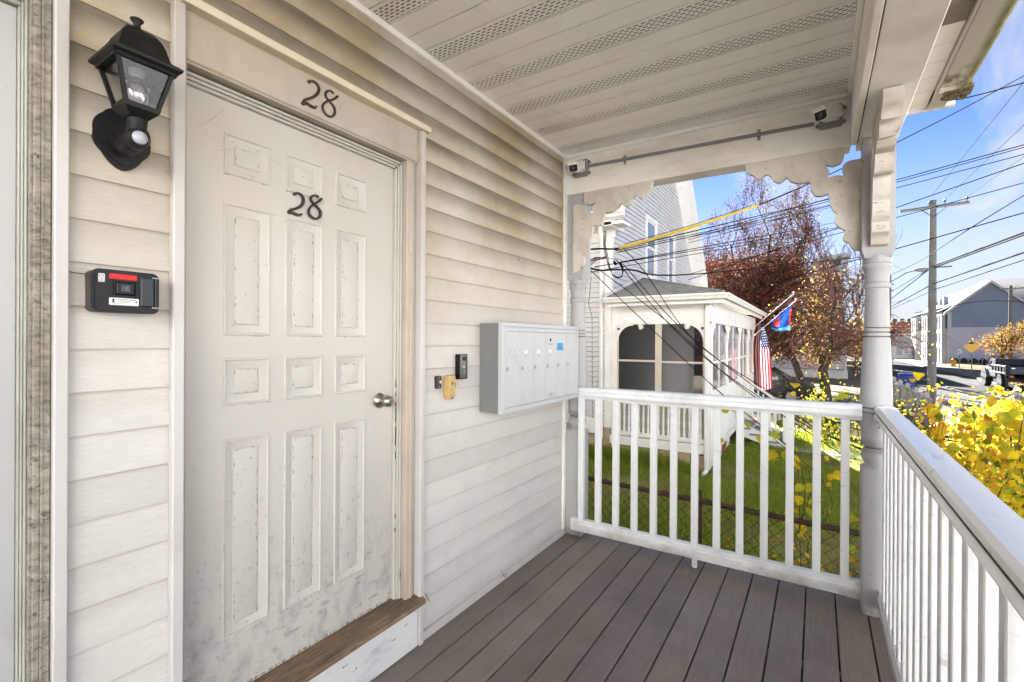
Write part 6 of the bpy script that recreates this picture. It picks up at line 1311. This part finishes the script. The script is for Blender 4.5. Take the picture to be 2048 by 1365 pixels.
db_ = thing('long_building', 'pale building with a dark roof behind the rowhouse', 'building', (31, 95, GZ)); MB().box(23.5, 48, 92, 110, GZ, 6.9).build('wall', mat('pale_wall', (.5, .53, .53), .7), db_); MB().prism([(91.3, 6.9), (110.7, 6.9), (103, 11.0), (99, 11.0)], 'x', 22.9, 48.6).build('roof', M_dr, db_); MB().box(22.9, 48.6, 91.2, 91.4, 6.6, 7.0).build('fascia', M_wt, db_)
M_br = mat('far_brick', (.20, .085, .06), .9, .15, 1.2, .1, layers=(((.30, .20, .16), 6, (1, 1, 1), .5, .7, .5),))
br = thing('brick_building', 'long flat roofed brick building behind the red trees', 'building', (-8, 66, GZ)); MB().box(-26, -.2, 60, 74, GZ, 10.6).build('wall', M_br, br); MB().box(-26.2, .0, 59.8, 74.2, 10.6, 10.95).build('parapet', mat('parapet_stone', (.30, .24, .20), .8), br)
for k in range(14):
    for j in range(3): x = -24.5+k*1.75; z = 1.0+3.2*j; f_ = MB().box(x, x+1.05, 59.96, 60.02, z, z+1.9).build('window', M_wt, br, 0); MB().box(x+.1, x+.95, 59.93, 59.96, z+.1, z+1.8).build('pane', M_wg, f_, 0)
mo = thing('glass_block', 'modern pale block with a jutting flat roof and blue glass', 'building', (3, 76, GZ)); MB().box(1.7, 4.0, 70.3, 82, GZ, 10.9).build('wall', mat('pale_panel', (.78, .80, .82), .6), mo)
MB().prism([(1.0, 11.15), (4.9, 11.75), (4.75, 12.2), (1.0, 11.7)], 'y', 69.2, 83).prism([(3.9, 11.4), (4.8, 11.72), (4.0, 9.4)], 'y', 70.2, 82).build('roof', mat('pale_roof', (.60, .61, .62), .7), mo)
M_tq = mat('blue_glass', (.22, .38, .44), .1, .3, .4, .8)
for j in range(5):
    for x in (1.9, 2.65, 3.3): z = 9.0-2.3*j; f_ = MB().box(x, x+.60, 70.22, 70.30, z-.4, z+1.5).build('window', M_wt, mo, 0); MB().box(x+.05, x+.55, 70.19, 70.22, z-.35, z+1.45).build('pane', M_tq, f_, 0)
ca = thing('crenellated_building', 'distant brown brick building with a notched parapet at the street end', 'building', (14, 116, GZ)); MB().box(4, 20, 110, 122, GZ-.5, 5.1).build('wall', M_br, ca); pr_ = MB()
pr_.box(0, .6, 109.9, 110.5, 5.1, 5.75); prm = pr_.mesh('merlon', mat('dark_parapet', (.08, .08, .085), .8))
for k in range(16): put('merlon', prm, ca, (4+k, 0, 0))
for k in range(7): MB().box(5+k*2.1, 6+k*2.1, 109.95, 110, 1.2, 3.4).build('window', M_wg, ca, 0)
rp = thing('low_roofed_house', 'low grey roofed house beyond the weeping tree', 'house', (11, 92, GZ)); MB().box(9.8, 13.5, 92, 99, GZ, 1.1).build('wall', M_wt, rp); MB().prism([(91.4, 1.0), (99.6, 1.0), (95.5, 3.0)], 'x', 9.3, 14).build('roof', M_shg, rp)
for x in (10.3, 11.6, 12.7): MB().box(x, x+.6, 91.96, 92, -.4, .8).build('window', M_wg, rp, 0)
wh = thing('far_porch_house', 'grey roofed white house with porch columns behind the weeping tree', 'house', (1.4, 42, GZ)); MB().box(-1.4, 3.4, 42.5, 50, GZ, 2.6).build('wall', mat('far_cream', (.56, .56, .57), .7, .05, 1), wh); MB().prism([(-1.8, 2.5), (3.8, 2.5), (1.0, 4.7)], 'y', 42.1, 50.4).build('roof', M_shg, wh)
MB().prism([(40.2, 2.0), (42.5, 2.9), (42.5, 2.7), (40.2, 1.8)], 'x', -1.5, 3.5).build('porch_canopy', M_shg, wh); MB().box(-1.4, 3.4, 40.4, 42.5, GZ, -.5).build('porch_deck', M_wt, wh)
for x in (-1.25, .35, 1.9, 3.25): MB().tube([(x, 40.5, -.5), (x, 40.5, 1.9)], .09, 10).build('column', M_wt, wh)
rl = MB(); rl.box(-1.3, 3.3, 40.46, 40.54, .32, .40)
for k in range(36): x = -1.25+k*.128; rl.box(x, x+.04, 40.48, 40.52, -.45, .32)
rl.build('porch_rail', M_wt, wh, 0)
for x in (-.8, 1.0, 2.3): f_ = MB().box(x, x+.85, 42.42, 42.5, .0, 1.6).build('window', M_wt, wh, 0); MB().box(x+.1, x+.75, 42.39, 42.42, .1, 1.5).build('pane', M_wg, f_, 0)
f3 = thing('flag', 'faded striped flag on the far porch house', 'flag', (.9, 40.2, 1.5)); MB().tube([(.35, 40.4, 1.2), (.95, 39.7, 1.9)], .02, 6).build('flag_pole', M_nw, f3)
uvgrid('flag_cloth', lambda u, v: (.55+.35*v+.06*math.sin(u*6), 40.05-.3*v+.06*math.sin(v*9+u*3), 1.45+.35*v-1.25*u), 12, 8, M_flag, f3)
far = MB(); rg = random.Random(21)
pts = []
for k in range(240):
    x = rg.uniform(-60, 80); y = rg.uniform(150, 220); h = rg.uniform(3, 7)
    for _ in range(26): pts.append((Vector((x+rg.gauss(0, 2.4), y+rg.gauss(0, 2), GZ+h*.5+rg.gauss(0, h*.28))), None))
o = leaf_cloud('treeline', pts, .55, 2, .5, [L_b, L_p, L_t, L_dg], (.4, .2, .2, .2), None, 30); tag(o, 'brown far tree line along the horizon', None, None, 'stuff')
litter(70, (.5, 1.84), (3.235, 3.27), 41, 'leaf_crumbs', 'yellow crumbs of leaf along the bottom rail', [L_y, L_o, L_b], (.002, .006), .0035, .001, .15)
litter(60, (.2, 1.8), (.6, 3.2), 42, 'deck_grit', 'fine dry grit scattered on the deck boards', [L_b, M_grime], (.0015, .004), .003, .001, .15)
tag(MB().tube([at(852, 1188, 'x', .016), at(853.5, 1194, 'x', .0175), at(856, 1199, 'x', .0165), at(859, 1202, 'x', .015)], .0016, 6).build('twig', M_ink), 'short black curved twig stuck to the siding by the sill', 'twig')
tw_ = thing('dry_stem', 'wiry dry stem at the foot of the siding', 'stem', at(1010, 1150, 'x', .03))
for L_ in (((1002, 1142), (1006, 1148), (1009, 1153), (1012, 1156)), ((1003, 1153), (1007, 1151), (1011, 1150), (1014, 1145))): MB().tube([at(u, v, 'x', .028) for u, v in L_], .0012, 5).build('stem', M_ink, tw_)
tag(MB().lathe([(0, 0), (.004, 0), (.0035, .004), (0, .0045)], at(1037, 520, 'x', .010), 'x', 10).build('nail', M_ink), 'single black nail head in the upper siding above the mailboxes', 'nail')
# ---- unseen white houses added across the street to bounce sunlight into the porch
M_oh = mat('reflector_house_white', (.77, .79, .81), .6, .04, 1, .2)
def reflector_house(y, wd, h, label):
    t = thing('reflector_house', label, 'house', (17, y, GZ), 'unseen houses added for bounce light')
    MB().box(17, 27, y-wd/2, y+wd/2, GZ-.2, h).build('wall', M_oh, t); MB().prism([(y-wd/2-.4, h-.1), (y+wd/2+.4, h-.1), (y, h+3.2)], 'x', 16.6, 27.4).build('roof', M_shg, t)
    for j in range(2):
        for q in (-.32, 0, .32):
            if j == 0 and q == 0: continue
            yy = y+q*wd; f_ = MB().box(16.95, 17.02, yy-.55, yy+.55, .2+3*j, 1.9+3*j).build('window', M_wt, t, 0); MB().box(16.93, 16.95, yy-.45, yy+.45, .3+3*j, 1.8+3*j).build('pane', M_wg, f_, 0)
    MB().box(16.94, 17.02, y-.5, y+.5, GZ+.3, 1.5).build('door', M_dr, t, 0); MB().box(15.9, 17, y-.9, y+.9, GZ, GZ+.3).build('step', M_walk, t)
    return t
for k, (y, wd, h, lab) in enumerate(((-6.5, 11, 6.2, 'unseen light bouncing white house added straight across the street from the porch'), (7.5, 11.5, 6.6, 'unseen light bouncing white house added across the street beside the bend of view'), (22, 11, 6.2, 'unseen light bouncing white house added across the street, last before the open grass'))): reflector_house(y, wd, h, lab)
t = thing('reflector_end_house', 'unseen broad white house added behind the viewer to bounce sunlight', 'house', (9, -22, GZ)); MB().box(-3, 21, -32, -13, GZ-.2, 9.6).build('wall', M_oh, t); MB().prism([(-32.4, 9.5), (-12.6, 9.5), (-22, 13.1)], 'x', -3.4, 21.4).build('roof', M_shg, t)  # unseen building added to bounce sunlight onto the end beam and railings
for j in range(3):
    for k in range(8): x = -1.6+k*3; f_ = MB().box(x-.6, x+.6, -13.02, -12.95, .0+3*j, 1.8+3*j).build('window', M_wt, t, 0); MB().box(x-.5, x+.5, -12.95, -12.93, .1+3*j, 1.7+3*j).build('pane', M_wg, f_, 0)
sheet('front_walk', 13.02, 17, -12.9, 33.9, GZ+.09, M_walk, 'unseen pale concrete forecourts added with the light bouncing houses across the street')  # unseen pale ground that goes with the added houses and bounces sunlight
